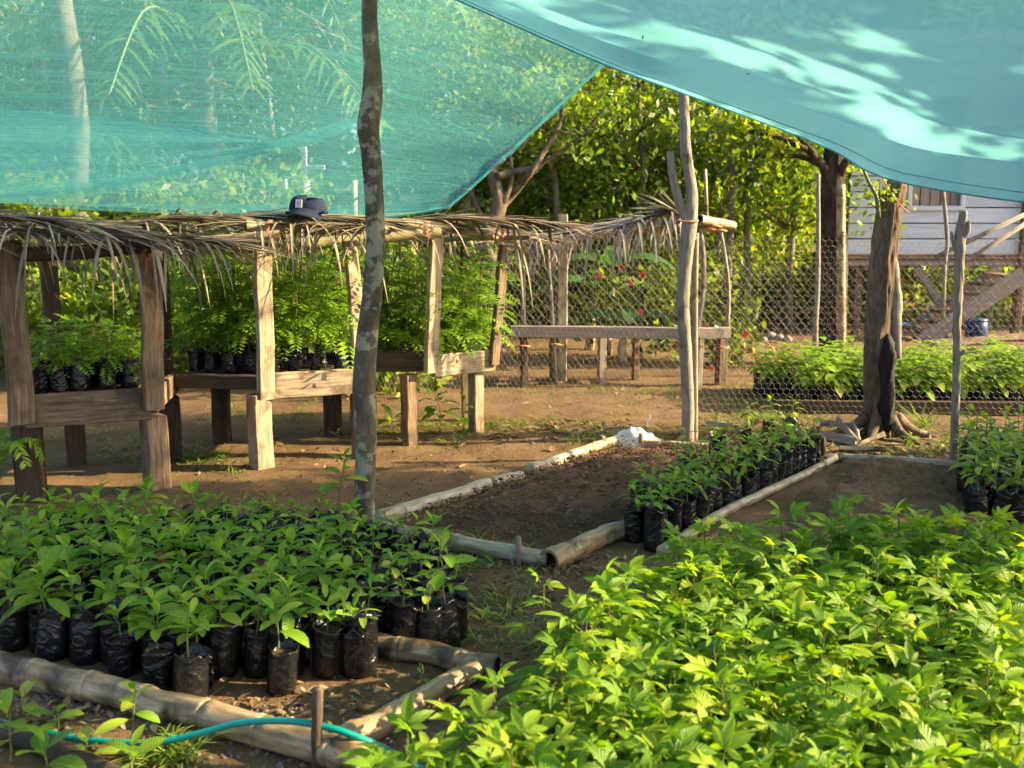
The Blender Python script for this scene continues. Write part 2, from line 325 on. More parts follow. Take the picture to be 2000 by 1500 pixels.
def cloud(name, mat_, centers, radii, counts, size, flat=.6, parent=None, up=.35, asp=.5, sh=.55):
    """leaves spread through ellipsoid clumps: one small folded face per leaf"""
    V = []
    for (c, r, k) in zip(centers, radii, counts):
        d = RNG.normal(size=(k, 3)); d /= np.linalg.norm(d, axis=1)[:, None]
        rr = (sh + (1 - sh) * RNG.random(k)) ** 1.0; rr = np.where(RNG.random(k) < .25, rr * RNG.random(k), rr)
        p = np.array(c)[None] + d * rr[:, None] * np.array([r, r, r * flat])[None] + RNG.normal(size=(k, 3)) * r * .10
        t = RNG.normal(size=(k, 3)); t[:, 2] -= .25; t /= np.linalg.norm(t, axis=1)[:, None]
        u = RNG.normal(size=(k, 3)); u[:, 2] += up; s_ = np.cross(t, u); s_ /= np.linalg.norm(s_, axis=1)[:, None] + 1e-9
        L = (size * (.55 + .9 * RNG.random(k)))[:, None]
        V.append(np.stack([p, p + t * L * .5 + s_ * L * asp * .5, p + t * L, p + t * L * .5 - s_ * L * asp * .5], 1))
    V = np.concatenate(V); n = len(V)
    me = bpy.data.meshes.new(name); me.vertices.add(4 * n); me.vertices.foreach_set('co', V.astype(np.float32).ravel())
    me.loops.add(4 * n); me.loops.foreach_set('vertex_index', np.arange(4 * n, dtype=np.int32))
    me.polygons.add(n); me.polygons.foreach_set('loop_start', np.arange(0, 4 * n, 4, dtype=np.int32))
    me.materials.append(M[mat_]); me.update(calc_edges=True)
    o = bpy.data.objects.new(name, me); link(o, parent); return o
def wob(p, q, n, amp, seed=0):
    p, q = vec(p), vec(q); out = []
    for i in range(n + 1):
        t = i / n; e = math.sin(math.pi * min(1, t * 1.0)) if n > 1 else 0
        out.append(p.lerp(q, t) + Vector((noise.noise((t * 3.1 + seed, 1.3, seed)), noise.noise((2.7, t * 3.1, seed + 5)), 0)) * amp * (.25 + e))
    return out
def smooth_path(pts, k=5):
    pts = [vec(p) for p in pts]; out = []
    for i in range(len(pts) - 1):
        a, b_, c, d = pts[max(i - 1, 0)], pts[i], pts[i + 1], pts[min(i + 2, len(pts) - 1)]
        for j in range(k):
            t = j / k
            out.append(.5 * ((2 * b_) + (c - a) * t + (2 * a - 5 * b_ + 4 * c - d) * t * t + (3 * b_ - a - 3 * c + d) * t ** 3))
    out.append(pts[-1]); return out
def interp(xs, ys, n): return list(np.interp(np.linspace(0, 1, n), xs, ys))

# ------------------------------------------------------------------ ground
def lin(a, b_, n): return list(np.linspace(a, b_, n, endpoint=False))
xs = lin(-400, -60, 6) + lin(-60, -9, 8) + lin(-9, -5, 12) + lin(-5, 5.4, 150) + lin(5.4, 9, 12) + lin(9, 60, 8) + lin(60, 401, 6)
ys = lin(-120, -6, 6) + lin(-6, 1.2, 8) + lin(1.2, 9.5, 140) + lin(9.5, 16, 24) + lin(16, 60, 10) + lin(60, 800, 8)
gv = [(x, y, gz(x, y)) for y in ys for x in xs]; nx = len(xs)
gf = [(j * nx + i, j * nx + i + 1, (j + 1) * nx + i + 1, (j + 1) * nx + i) for j in range(len(ys) - 1) for i in range(nx - 1)]
g = MB(); g.add(gv, gf); tag(g.build('ground', 'ground'), 'packed brown earth with sparse grass and dry litter', kind='structure')
def bed_patch(name, corners, label, mat_, h, nu, nv, amp, mounds=()):
    a, b_, c, d = corners; mb = MB(); vs = []
    for j in range(nv + 1):
        for i in range(nu + 1):
            u, v_ = i / nu, j / nv
            p = a.lerp(b_, u).lerp(d.lerp(c, u), v_)
            e = min(1, 5 * min(u, 1 - u, v_, 1 - v_))
            z = gz(p.x, p.y) - .018 + (h + .018) * e
            z += amp * (.5 + .5 * e) * (noise.noise((p.x * 6, p.y * 6, 2)) + .8 * noise.noise((p.x * 15, p.y * 15, 4)) + .5 * noise.noise((p.x * 34, p.y * 34, 7)))
            for (mx_, my_, mr, mh) in mounds:
                z += mh * math.exp(-((p.x - mx_) ** 2 + (p.y - my_) ** 2) / mr ** 2)
            vs.append((p.x, p.y, z))
    fs = [(j * (nu + 1) + i, j * (nu + 1) + i + 1, (j + 1) * (nu + 1) + i + 1, (j + 1) * (nu + 1) + i) for j in range(nv) for i in range(nu)]
    mb.add(vs, fs); return tag(mb.build(name, mat_), label, kind='structure')
bed_patch('soil_bed_ground', [G(755, 1032), G(1075, 1090), G(1560, 886), G(1215, 868)], 'dark turned soil inside the central bamboo edged bed', 'bed', .055, 90, 130, .013)
ma, mc = G(1590, 985), G(1820, 945); md = G(1700, 915)
bed_patch('soil_bed_ground', [G(1440, 1090), G(2020, 1090), G(1990, 922), G(1648, 906)], 'heaped brown soil inside the bed beside the back log', 'bed3', .04, 150, 110, .026,
          [(ma.x, ma.y, .22, .09), (mc.x, mc.y, .38, .05), (md.x, md.y, .3, .05)])

# ------------------------------------------------------------------ forest behind, added shade trees right of the frame
def limbs(mb, base, top, r, nb=6, seed=1, spread=1.0, mi=0):
    rnd = random.Random(seed); p = wob(base, top, 7, .18 * spread, seed)
    mb.loft(p, interp([0, .12, 1], [r * 1.35, r, r * .45], 8), n=9, jit=.06, mi=mi)
    tips = []
    for k in range(nb):
        t = rnd.uniform(.42, .98); i = int(t * 7); o = p[i]; az = rnd.uniform(0, 6.28); ln = (vec(top) - vec(base)).length * rnd.uniform(.22, .42) * spread
        e = o + Vector((math.cos(az) * ln, math.sin(az) * ln, ln * rnd.uniform(.25, .8)))
        q = wob(o, e, 4, .12, seed + k); mb.loft(q, interp([0, 1], [r * .42, r * .10], 5), n=6, jit=.06, mi=mi); tips.append(e); tips.append(q[2])
    return tips
def tree(name, label, px, Y, h, r, mat_, n, lsize, cr, low=.35, seed=1, group=None, bark='bark_forest', x=None, lean=0, asp=.5, nb=7):
    X = x if x is not None else (px - 1000) / F * Y
    t = thing(name, label, 'tree', (X, Y, 0), 0, group); mb = MB(); rnd = random.Random(seed)
    tips = limbs(mb, (0, 0, -.1), (lean, rnd.uniform(-.2, .2), h * .85), r, nb, seed); mb.build('trunk', bark, t)
    cs, rs, ks = [], [], []
    for q in tips: cs.append(tuple(q)); rs.append(cr * rnd.uniform(.35, .6)); ks.append(1)
    for k in range(9):
        az = rnd.uniform(0, 6.28); rr = cr * rnd.uniform(.2, .95); cs.append((math.cos(az) * rr + lean * .6, math.sin(az) * rr, h * rnd.uniform(low, 1.0))); rs.append(cr * rnd.uniform(.28, .55)); ks.append(1)
    tot = sum(q * q for q in rs); ks = [max(8, int(n * q * q / tot)) for q in rs]
    cloud('crown', mat_, cs, rs, ks, lsize, .7, t, asp=asp); return t
FG = 'woodland trees behind the fences'
for k, (px, Y, h, r, mt, n, ls, cr, low, lb) in enumerate([
    (1150, 15.5, 5.6, .10, 'forest_b', 6500, .15, 1.7, .12, 'light green leafy tree behind the cross-shaped gap between the nets'),
    (1290, 16.5, 6.5, .13, 'forest_a', 6500, .15, 1.8, .12, 'dark leafy tree rising behind the forked pole'),
    (1440, 15.0, 5.0, .09, 'forest_b', 6000, .14, 1.6, .08, 'bright bushy tree between forked pole and dark trunk'),
    (1530, 18.0, 6.5, .12, 'forest_c', 6500, .16, 1.9, .1, 'yellow green tree left of the stilt house'),
    (1000, 18.0, 7.0, .12, 'forest_c', 6500, .16, 2.0, .12, 'yellowish woodland tree behind the right edge of the see-through net'),
    (830, 16.5, 6.8, .12, 'forest_a', 5500, .16, 1.9, .15, 'green woodland tree seen through the net beside the tall pole'),
    (640, 18.5, 7.2, .13, 'forest_b', 5500, .17, 2.1, .12, 'pale green tree seen through the net above the white cross'),
    (430, 17.0, 6.4, .12, 'forest_c', 5500, .17, 2.0, .12, 'yellow green tree seen through the net left of the white cross'),
    (250, 18.5, 7.0, .13, 'forest_a', 5000, .17, 2.1, .12, 'green tree seen through the net right of the palm trunk'),
    (40, 17.0, 6.5, .12, 'forest_b', 5000, .17, 2.0, .12, 'green tree seen through the net left of the palm trunk'),
    (1640, 20.5, 7.0, .13, 'forest_b', 5500, .17, 2.1, .08, 'green tree behind the left corner of the stilt house'),
    (1830, 21.5, 7.5, .13, 'forest_a', 4500, .18, 2.2, .08, 'dark green tree behind the stilt house'),
    (2010, 20.0, 7.0, .13, 'forest_b', 4500, .18, 2.1, .08, 'green tree behind the stair end of the stilt house'),
    (1090, 13.7, 3.6, .06, 'forest_b', 2000, .13, 1.3, .1, 'small leafy tree right of the gnarled tree'),
    (1245, 13.9, 4.4, .06, 'forest_b', 2200, .13, 1.4, .15, 'dense green tree above the far shelter roof'),
    (1420, 13.4, 4.2, .06, 'forest_b', 1900, .13, 1.3, .15, 'dark green tree just right of the forked pole top'),
    (1545, 13.8, 3.8, .06, 'forest_b', 2000, .13, 1.2, .1, 'green tree left of the thick dark trunk'),
    (930, 14.2, 4.5, .06, 'forest_a', 4600, .13, 1.4, .12, 'green tree behind the gnarled tree at the net edge'),
]): tree('woodland_tree', lb, px, Y, h * (.72 if px > 980 and Y > 14.5 else 1), r, mt, int(n * 1.8), ls * .72, cr, low, 20 + k, FG, nb=12)
def mass(name, label, pts, mat_, r, k, ls, flat=.7):
    o = cloud(name, mat_, [p[:3] for p in pts], [r * random.uniform(.7, 1.25) for _ in pts], [k] * len(pts), ls, flat); return tag(o, label, kind='stuff')
mass('undergrowth', 'low tangled green undergrowth along the edge of the wood', [(random.uniform(-9, 12), random.uniform(13.6, 16.5), random.uniform(.15, .9)) for _ in range(70)], 'forest_b', .8, 330, .13)
mass('undergrowth', 'dry yellowish scrub along the edge of the wood', [(random.uniform(-9, 12), random.uniform(13.8, 17), random.uniform(.3, 1.5)) for _ in range(34)], 'forest_c', .7, 260, .13)
mass('far_forest', 'dense far wood closing the view behind the trees', [(random.uniform(-17, 18), random.uniform(22, 26), random.uniform(.3, 8.0)) for _ in range(150)], 'forest_a', 1.5, 300, .30)
mass('far_forest', 'sunlit yellow green foliage of the far wood', [(random.uniform(-17, 18), random.uniform(20.5, 23), random.uniform(.3, 6.5)) for _ in range(70)], 'forest_c', 1.2, 220, .26)
# slim bare trunks standing among the trees
for k, (px, Y, h, r, lean) in enumerate([(1080, 14.5, 5, .05, .3), (1215, 15, 5, .045, -.2), (1395, 14.2, 5, .05, .25), (1465, 13.8, 4.6, .055, -.15), (900, 14, 5.5, .06, .2), (700, 13.5, 5, .05, .2), (560, 15, 5.5, .06, -.3), (330, 14, 5.5, .06, .2), (95, 15, 5.5, .06, .25), (1520, 15, 5, .05, .2)]):
    mb = MB(); limbs(mb, (0, 0, -.05), (lean, 0, h), r, 9, 60 + k, .75)
    where = {1080: 'right of the net edge', 1215: 'behind the thatched far shelter', 1395: 'right of the forked pole', 1465: 'behind the shelter with the orange ties', 900: 'behind the net corner', 700: 'through the net left of the tall pole', 560: 'through the net behind the white cross', 330: 'through the net in the middle of the palms', 95: 'through the net left of the palm trunk', 1520: 'left of the thick dark trunk'}[px]
    o = mb.build('bare_sapling', 'bark_grey', loc=((px - 1000) / F * Y, Y, 0)); tag(o, 'thin bare branching sapling ' + where, 'tree', 'bare saplings at the edge of the wood')
# gnarled tree right of the net corner
t = thing('gnarled_tree', 'gnarled brown tree with broken limbs at the lower corner of the net', 'tree', P(968, 700, 11.5).xy.to_3d()); b0 = t.location; mb = MB()
def q_(px, py, Y=11.5): return P(px, py, Y) - b0
mb.loft(smooth_path([Vector((0, 0, -.1)), q_(965, 560), q_(950, 470), q_(975, 400), q_(962, 330), q_(1000, 290)], 4), interp([0, .3, .7, 1], [.13, .10, .075, .045], 21), n=12, jit=.10)
for pts, r0, r1 in [([(965, 420), (1000, 380), (1040, 330), (1090, 250), (1100, 190)], .07, .03), ([(1000, 375), (1060, 320), (1130, 270), (1190, 200)], .045, .015), ([(970, 345), (1005, 335), (1050, 330)], .06, .05), ([(1000, 290), (1030, 270), (1080, 160)], .045, .012), ([(955, 450), (930, 400), (905, 330)], .05, .02), ([(980, 400), (1000, 350), (995, 300)], .05, .02), ([(1090, 255), (1140, 262), (1200, 230)], .02, .008)]:
    mb.loft(smooth_path([q_(a, c, 11.5 + random.uniform(-.1, .2)) for a, c in pts], 3), interp([0, 1], [r0 * .75, r1 * .75], (len(pts) - 1) * 3 + 1), n=7, jit=.15)
mb.build('trunk', 'bark_stump', t)
cloud('crown', 'forest_b', [tuple(q_(a, c, 11.7)) for a, c in [(1110, 190), (1190, 215), (1070, 170), (1140, 280)]], [.35, .35, .4, .3], [160, 160, 160, 90], .09, .8, t)
# unseen trees added right of the picture, crowns shaped to cast the yard shade
RG = 'unseen trees added right of the beds for shade'
def shade_tree(x, y, h, cs, rs, n, seed, lb):
    t = thing('unseen_shade_tree', lb, 'tree', (x, y, 0), 0, RG); mb = MB(); limbs(mb, (0, 0, -.1), (.1, .1, h), .14, 8, seed, .8); mb.build('trunk', 'bark_dark', t)
    tot = sum(r * r for r in rs); cloud('crown', 'forest_a', cs, rs, [int(n * r * r / tot) for r in rs], .17, .85, t, sh=.2)
shade_tree(6.3, 5.35, 3.0, [(0, .2, 2.2), (-.3, -.6, 2.6), (.2, .7, 1.6), (-.4, -.1, 3.0), (0, -.7, 1.5), (.1, .3, 3.0)], [.85, .8, .75, .7, .7, .6], 5200, 91, 'bushy unseen tree placed to shade the middle ground')
shade_tree(6.2, 4.0, 2.9, [(0, 0, 1.5), (-.1, .2, 2.4), (0, -.15, .8), (0, .3, 3.1)], [.65, .65, .6, .45], 3600, 92, 'smaller unseen tree placed to shade the back of the near bed')
shade_tree(6.5, 3.62, 5.2, [(-.1, -.9, 3.9), (0, -.2, 4.2), (.1, .5, 4.0), (-.2, -.6, 5.0), (.2, .2, 5.1), (0, .55, 4.9), (-.1, -.3, 5.8), (.1, .45, 5.7), (0, .5, 3.4), (0, -1.1, 4.5), (.1, -1.2, 5.3), (0, -1.6, 4.9)], [.5, .5, .5, .5, .5, .45, .5, .45, .4, .5, .5, .5], 7600, 94, 'tall unseen tree added to shade the overhead net')
shade_tree(6.7, 5.25, 5.4, [(0, .0, 3.6), (0, .05, 4.1), (0, -.03, 4.6), (.05, .03, 5.1), (0, 0, 5.6)], [.43, .43, .43, .42, .42], 3200, 95, 'slim unseen tree added to narrow the sun streak on the net')
shade_tree(6.6, 1.15, 3.4, [(0, 0, 2.6), (-.2, .5, 2.0), (.2, -.6, 2.4), (0, .2, 3.3), (0, -1.1, 1.8)], [.9, .75, .8, .7, .8], 4200, 93, 'unseen tree placed to shade the nearest seedlings')

# ------------------------------------------------------------------ palms seen through the net
def frond(mb, path, lmax, n, side, spread=.9, grav=.6, wd=.045, seg=4, mi=0, rmi=1, r=.02, skip=.08, jitter=.18, only=None):
    """one pinnate frond: midrib along path, long leaflets on both sides"""
    pts = smooth_path(path, 6); L = len(pts); mb.loft(pts, interp([0, 1], [r, r * .25], L), n=6, mi=rmi)
    for k in range(n):
        t = .1 + .9 * k / n; f = t * (L - 1); i = min(int(f), L - 2); o = pts[i].lerp(pts[i + 1], f - i); T = (pts[i + 1] - pts[i]).normalized()
        sd = vec(side); sd = (sd - T * sd.dot(T)).normalized(); ln = lmax * (math.sin(math.pi * (.18 + .74 * t)) ** .7) * random.uniform(.75, 1.1)
        for sgn in (-1, 1):
            if random.random() < skip or (only and sgn != only): continue
            d = T * random.uniform(.35, .75) + sd * sgn * spread + Vector((random.gauss(0, jitter), random.gauss(0, jitter), random.gauss(0, jitter)))
            mb.blade(o, d, T.cross(sd * sgn) * sgn, ln, wd * random.uniform(.7, 1.1), 0, .25, seg, mi, grav * random.uniform(.6, 1.4), pw=(.35, .8))
def palm(label, px, Y, h, r, nf, fl, seed, trunk=True, low=False, mat_='palm_leaf', lean=0):
    random.seed(seed); t = thing('coconut_palm', label, 'palm tree', ((px - 1000) / F * Y, Y, 0), 0, 'coconut palms behind the net'); mb = MB()
    hp = wob((0, 0, -.1), (lean, 0, h), 9, .12, seed); mb.loft(hp, interp([0, .1, 1], [r * 1.4, r, r * .8], 10), n=12, jit=.02); mb.build('trunk', 'palm_bark', t)
    for k in range(nf):
        az = 6.283 * k / nf + random.uniform(-.3, .3); el = random.uniform(-.15, 1.05); dx, dy = math.cos(az), math.sin(az); top = hp[-1]
        a, b_ = math.cos(el), math.sin(el); pth = [top, top + Vector((dx * a, dy * a, b_)) * fl * .35, top + Vector((dx * a * .72, dy * a * .72, b_ * .62 - .08)) * fl, top + Vector((dx * a * .95, dy * a * .95, b_ * .40 - .36)) * fl * 1.15]
        fm = MB(); frond(fm, pth, fl * .24, 34, (-dy, dx, 0), .8, .9, .05, 3, 0, 1, .03); fm.build('frond', [mat_, 'stem'], t)
palm('tall grey palm trunk rising through the upper left of the net', 168, 11.0, 5.6, .125, 12, 2.6, 3, lean=-.12)
palm('low young palm at the far left behind the net', -40, 12.5, 2.2, .13, 13, 2.6, 4)
palm('palm with drooping yellowing fronds behind the middle of the net', 420, 13.0, 3.6, .13, 14, 2.7, 5)
palm('palm with hanging fronds behind the tall crooked pole', 660, 14.0, 4.2, .14, 13, 2.7, 6)
palm('young palm low behind the net between trunk and cross', 290, 14.5, 2.4, .12, 12, 2.4, 8)
random.seed(11)
# white cross and its pillar
t = thing('white_cross', 'white painted cross on a white post seen through the net', 'cross', P(597, 560, 11).xy.to_3d()); b0 = t.location
mb = MB(); mb.loft([P(597, 560, 11) - b0, P(597, 352, 11) - b0], .045, n=10); mb.build('post', 'white_paint', t)
mb = MB(); mb.plank(P(596, 358, 11) - b0, P(594, 286, 11) - b0, .05, .05, (1, 0, 0)); mb.build('upright', 'white_paint', t)
mb = MB(); mb.plank(P(553, 327, 11) - b0, P(634, 327, 11) - b0, .045, .045, (0, 0, 1)); mb.build('crossbar', 'white_paint', t)
p0 = P(553, 600, 10.8); mb = MB(); mb.plank((0, 0, -.9), P(551, 350, 10.8) - p0, .10, .10, (1, 0, 0)); tag(mb.build('white_post', 'white_paint', loc=p0), 'square weathered white post left of the white cross', 'post')
p0 = G(692, 690); p0 = Vector((P(692, 500, 11).x, 11, 0)); mb = MB(); mb.loft([(0, 0, -.05), P(692, 352, 11) - p0], .03, n=8); tag(mb.build('thin_white_post', 'bamboo_pale', loc=p0), 'slim pale post seen through the net beside the crooked pole', 'post')

# ------------------------------------------------------------------ stilt house
HY = 13.2
def H(px, py, dy=0): return P(px, py, HY + dy)
t = thing('stilt_house', 'white boarded wooden house raised on stilts with an outside stair', 'house', (H(1660, 600).x, HY, 0)); hb = t.location
def hl(px, py, dy=0): return H(px, py, dy) - hb
x0, x1 = hl(1655, 500).x, hl(1990, 500).x; zf = H(1700, 497).z; ph = .197
wall = MB(); wall.plank((x0 + .01, .12, zf + 1.4), (x1 - .01, .12, zf + 1.4), 2.75, .06, (0, 0, 1)); wall.build('wall', 'wood_dark', t)
for k in range(14):
    z = zf + ph * (k + .5); segs = [(x0, x1)]
    wx0, wx1 = hl(1782, 340).x, hl(1880, 340).x
    if 3 <= k <= 9: segs = [(x0, wx0 - .02), (wx1 + .02, x1)]
    for (a, c) in segs:
        mb = MB(); mb.plank((a, 0.02 + random.uniform(-.004, .004), z), (c, 0.02 + random.uniform(-.004, .004), z), ph - .014, .028, (0, 0, 1), .004, 6, .002); mb.build('plank', 'white_board', t)
wn = MB(); zw0, zw1 = zf + 3 * ph + .02, zf + 10 * ph - .02
win = bpy.data.objects.new('window', None); link(win, t)
for k in range(5):
    xa = wx0 + (wx1 - wx0) * (k + .5) / 5; mb = MB(); mb.plank((xa, .035, zw0), (xa, .035, zw1), (wx1 - wx0) / 5 - .012, .02, (1, 0, 0)); mb.build('shutter_board', 'wood_grey', win)
for (a, c) in [((wx0 - .05, -.005, zw0 - .03), (wx1 + .05, -.005, zw0 - .03)), ((wx0 - .05, -.005, zw1 + .03), (wx1 + .05, -.005, zw1 + .03))]:
    mb = MB(); mb.plank(a, c, .06, .05, (0, 0, 1)); mb.build('sill', 'white_board', win)
for xa in (wx0 - .02, wx1 + .02): mb = MB(); mb.plank((xa, -.004, zw0), (xa, -.004, zw1), .05, .045, (1, 0, 0)); mb.build('frame', 'white_board', win)
for (za, y_, hgt, mt) in [(zf - .03, 0, .06, 'wood'), (zf - .10, .03, .09, 'wood_grey')]:
    mb = MB(); mb.plank((x0 - .05, y_, za), (x1 + .1, y_, za), hgt, .08, (0, 0, 1)); mb.build('floor_beam', mt, t)
for k in range(6):
    xa = x0 + .1 + (x1 - x0 - .2) * k / 5; mb = MB(); mb.plank((xa, .1, zf - .10), (xa, 3.4, zf - .10), .12, .06, (0, 0, 1)); mb.build('joist', 'wood', t)
mb = MB(); mb.plank((x0, 1.8, zf - .02), (x1, 1.8, zf - .02), 3.2, .03, (0, 1, 0)); mb.build('floor', 'wood', t)
for (px, dy) in [(1672, .15), (1748, .9), (1855, 2.6), (1932, 1.0), (1985, .1), (1690, 3), (1940, 3)]:
    x = hl(px, 600, dy).x; mb = MB(); mb.plank((x, dy, -.1), (x, dy, zf - .05), .085, .085, (1, 0, 0)); mb.build('stilt', 'wood_pale' if px in (1748, 1932) else 'wood', t)
mb = MB(); mb.plank(hl(1785, 515, .05), hl(1855, 625, .05), .10, .05, (1, 0, 1)); mb.build('brace', 'wood_grey', t)
mb = MB(); mb.plank((x0 + .3, 3.2, 1.5), (x1 + .8, 3.2, 1.5), 3.0, .05, (0, 0, 1)); 
# corner post, stair, handrails
mb = MB(); mb.plank(Vector((x1 + .03, -.02, -.05)), Vector((x1 + .03, -.02, zf + 2.4)), .08, .08, (1, 0, 0)); mb.build('corner_post', 'wood', t)
stair = bpy.data.objects.new('stair', None); link(stair, t)
sa, sb = hl(1795, 672, -.75), hl(2000, 535, -.75)
for dy in (0, .62):
    mb = MB(); o_ = Vector((0, dy, 0)); mb.plank(sa + o_, sb + o_, .20, .05, (0, 0, 1)); mb.build('stringer', 'wood_grey', stair)
for k in range(7):
    p = sa.lerp(sb, (k + .7) / 7.5); mb = MB(); mb.plank(p + Vector((0, .03, .06)), p + Vector((0, .60, .06)), .2, .035, (1, 0, 0)); mb.build('step', 'wood', stair)
for a, c in [((1832, 500), (2010, 415)), ((1838, 540), (2010, 432))]:
    mb = MB(); mb.loft([hl(*a, -.7), hl(*c, -.7)], .028, n=8, jit=.08); mb.build('handrail', 'bark_grey', stair)
mb = MB(); mb.loft(smooth_path([hl(1842, 640, -.75), hl(1845, 520, -.75), hl(1850, 470, -.75), hl(1842, 370, -.75)], 4), .024, n=8, jit=.1); mb.build('rail_post', 'bark_grey', stair)
random.seed(12)
# things under and around the house
p0 = G(1775, 652); mb = MB(); mb.plank((-.28, 0, .045), (.28, 0, .045), .13, .12, (0, 0, 1), .02); tag(mb.build('blue_basin', 'blue', loc=p0 + Vector((0, .1, .03))), 'bright blue plastic basin on the ground under the house', 'basin')
p0 = G(1905, 668); mb = MB(); mb.loft([(0, 0, 0), (0, 0, .03), (0, 0, .12), (0, 0, .14), (0, 0, .24), (0, 0, .26)], [.11, .125, .125, .132, .125, .11], n=20); mb.loft([(0, 0, .255), (0, 0, .285)], .118, n=20); tag(mb.build('blue_barrel', 'blue_dark', loc=p0), 'dark blue plastic tub beneath the house stair', 'tub')
for k, (px, py, ln) in enumerate([(1960, 668, .9), (1890, 676, .8), (1830, 668, .5)]):
    p0 = G(px, py); mb = MB(); mb.plank((-ln / 2, 0, .03), (ln / 2, .15, .05), .16, .04, (0, 1, .4)); tag(mb.build('scrap_board', 'wood', loc=p0), ['reddish scrap board lying at the far end under the stair', 'scrap board lying in front of the dark blue tub', 'short scrap board lying at the foot of the stair'][k], 'board')
for k, (px, py, s_) in enumerate([(1505, 660, .07), (1522, 662, .055), (1538, 664, .05), (1490, 664, .045)]):
    mb = MB(); mb.loft([(0, 0, -.3 * s_), (0, 0, .2 * s_), (0, 0, .8 * s_), (0, 0, 1.1 * s_)], [s_ * .9, s_ * 1.2, s_ * .9, s_ * .3], n=9, jit=.15)
    tag(mb.build('rock', 'rock', loc=G(px, py)), ['largest pale rock on the ground by the woodland edge', 'pale rock touching the largest rock', 'pale rock at the end of the rock cluster nearest the bamboo pole', 'small pale rock at the open end of the cluster'][k], 'rock', 'pale rocks by the woodland edge')
for k, (px, py) in enumerate([(1468, 690), (1508, 690), (1450, 680)]):
    mb = MB(); s_ = .035; mb.loft([(0, 0, 0), (0, 0, .012), (0, 0, .035), (0, 0, .058), (0, 0, .07)], [.012, .03, .036, .03, .012], n=10)
    tag(mb.build('orange_fruit', 'fruit', loc=G(px, py)), 'fallen orange fruit on bare ground beyond the seedling bed ' + ['in the middle of three', 'closest to the black trays', 'closest to the far shelter'][k], 'fruit', 'fallen oranges')
# thick dark trunk with a bamboo and a thin pole beside it
t = thing('dark_tree', 'thick dark tree trunk standing left of the white house', 'tree', (P(1628, 690, 10.6).x, 10.6, 0)); b0 = t.location
def q_(px, py, Y=10.6): return P(px, py, Y) - b0
mb = MB(); mb.loft(smooth_path([Vector((.0, 0, -.1)), q_(1627, 640), q_(1628, 500), q_(1626, 400), q_(1630, 300), q_(1640, 180)], 14), interp([0, .08, .5, 1], [.19, .145, .125, .085], 71), n=48, jit=.015, bark=(.17, 4.5, 5))
for pts, r0, r1 in [([(1622, 360), (1605, 320), (1570, 290), (1500, 262), (1440, 255)], .055, .012), ([(1615, 330), (1560, 305), (1480, 305), (1430, 300)], .035, .01), ([(1640, 340), (1660, 300), (1690, 240)], .05, .02), ([(1590, 300), (1540, 250), (1480, 210)], .03, .01)]:
    mb.loft(smooth_path([q_(a, c, 10.6 - random.uniform(0, .3)) for a, c in pts], 3), interp([0, 1], [r0, r1], (len(pts) - 1) * 3 + 1), n=7, jit=.1)
mb.build('trunk', 'bark_dark', t)
cloud('crown', 'forest_a', [tuple(q_(a, c, 10.4)) for a, c in [(1480, 255), (1440, 290), (1530, 270), (1400, 260), (1500, 300), (1450, 235), (1380, 235), (1320, 230)]], [.3, .28, .25, .3, .25, .35, .35, .35], [70, 60, 50, 60, 45, 70, 60, 50], .11, .6, t)
def bamboo(mb, path, r, nodes_=6, n=14, mi=0, open_end=None, wall=.22, sag=0, ring=.10):
    """bamboo cane with raised joints; open_end 0/1 shows the hollow"""
    path = [vec(p) for p in path]; pts = []; rad = []
    ds = [0]
    for i in range(1, len(path)): ds.append(ds[-1] + (path[i] - path[i - 1]).length)
    def at(t):
        d = t * ds[-1]
        for i in range(1, len(ds)):
            if d <= ds[i] + 1e-9: return path[i - 1].lerp(path[i], (d - ds[i - 1]) / (ds[i] - ds[i - 1]))
        return path[-1].copy()
    st = []
    for k in range(nodes_):
        tn = (k + .5) / nodes_ + random.uniform(-.12, .12) / nodes_; e = .012 / ds[-1] * (r / .04)
        st += [(tn - 2 * e, 1.0), (tn - e, 1 + ring), (tn - .3 * e, 1 + ring * .6), (tn, .93), (tn + .4 * e, 1 + ring * .9), (tn + 2 * e, 1.0)]
    st = [(0, 1.0)] + [s_ for s_ in st if 0 < s_[0] < 1] + [(1, 1.0)]
    ex = [(k / 24, 1.0) for k in range(1, 24)]; st = sorted(st + [e_ for e_ in ex if all(abs(e_[0] - s_[0]) > .012 for s_ in st)])
    for (t_, f) in st: pts.append(at(t_)); rad.append(r * f * (1 - .12 * t_))
    mb.loft(pts, rad, n=n, cap=open_end is None, mi=mi, bark=(.05, 1.2, 4))
    if open_end is not None:
        for e in (0, 1):
            p, nb_ = (pts[0], pts[1]) if e == 0 else (pts[-1], pts[-2]); d = (p - nb_).normalized(); rr = rad[0] if e == 0 else rad[-1]
            mb.loft([p + d * .001, p - d * .06], rr * 1.03, n=n, cap=False, mi=mi)
            ring_o = MB(); a = Vector((0, 0, 1)) if abs(d.z) < .9 else Vector((1, 0, 0)); a = (a - d * a.dot(d)).normalized(); b2 = d.cross(a)
            vs = [p + d * .0015 + (a * math.cos(6.2832 * j / n) + b2 * math.sin(6.2832 * j / n)) * rr for j in range(n)] + [p + d * .0015 + (a * math.cos(6.2832 * j / n) + b2 * math.sin(6.2832 * j / n)) * rr * (1 - wall) for j in range(n)] + [p - d * .08 + (a * math.cos(6.2832 * j / n) + b2 * math.sin(6.2832 * j / n)) * rr * (1 - wall) for j in range(n)]
            fs = [(j, (j + 1) % n, n + (j + 1) % n, n + j) for j in range(n)]
            mb.add(vs[:2 * n], fs, None, mi)
            mb.add(vs[n:], fs + [tuple(n + j for j in range(n))], None, mi + 1)
    return mb
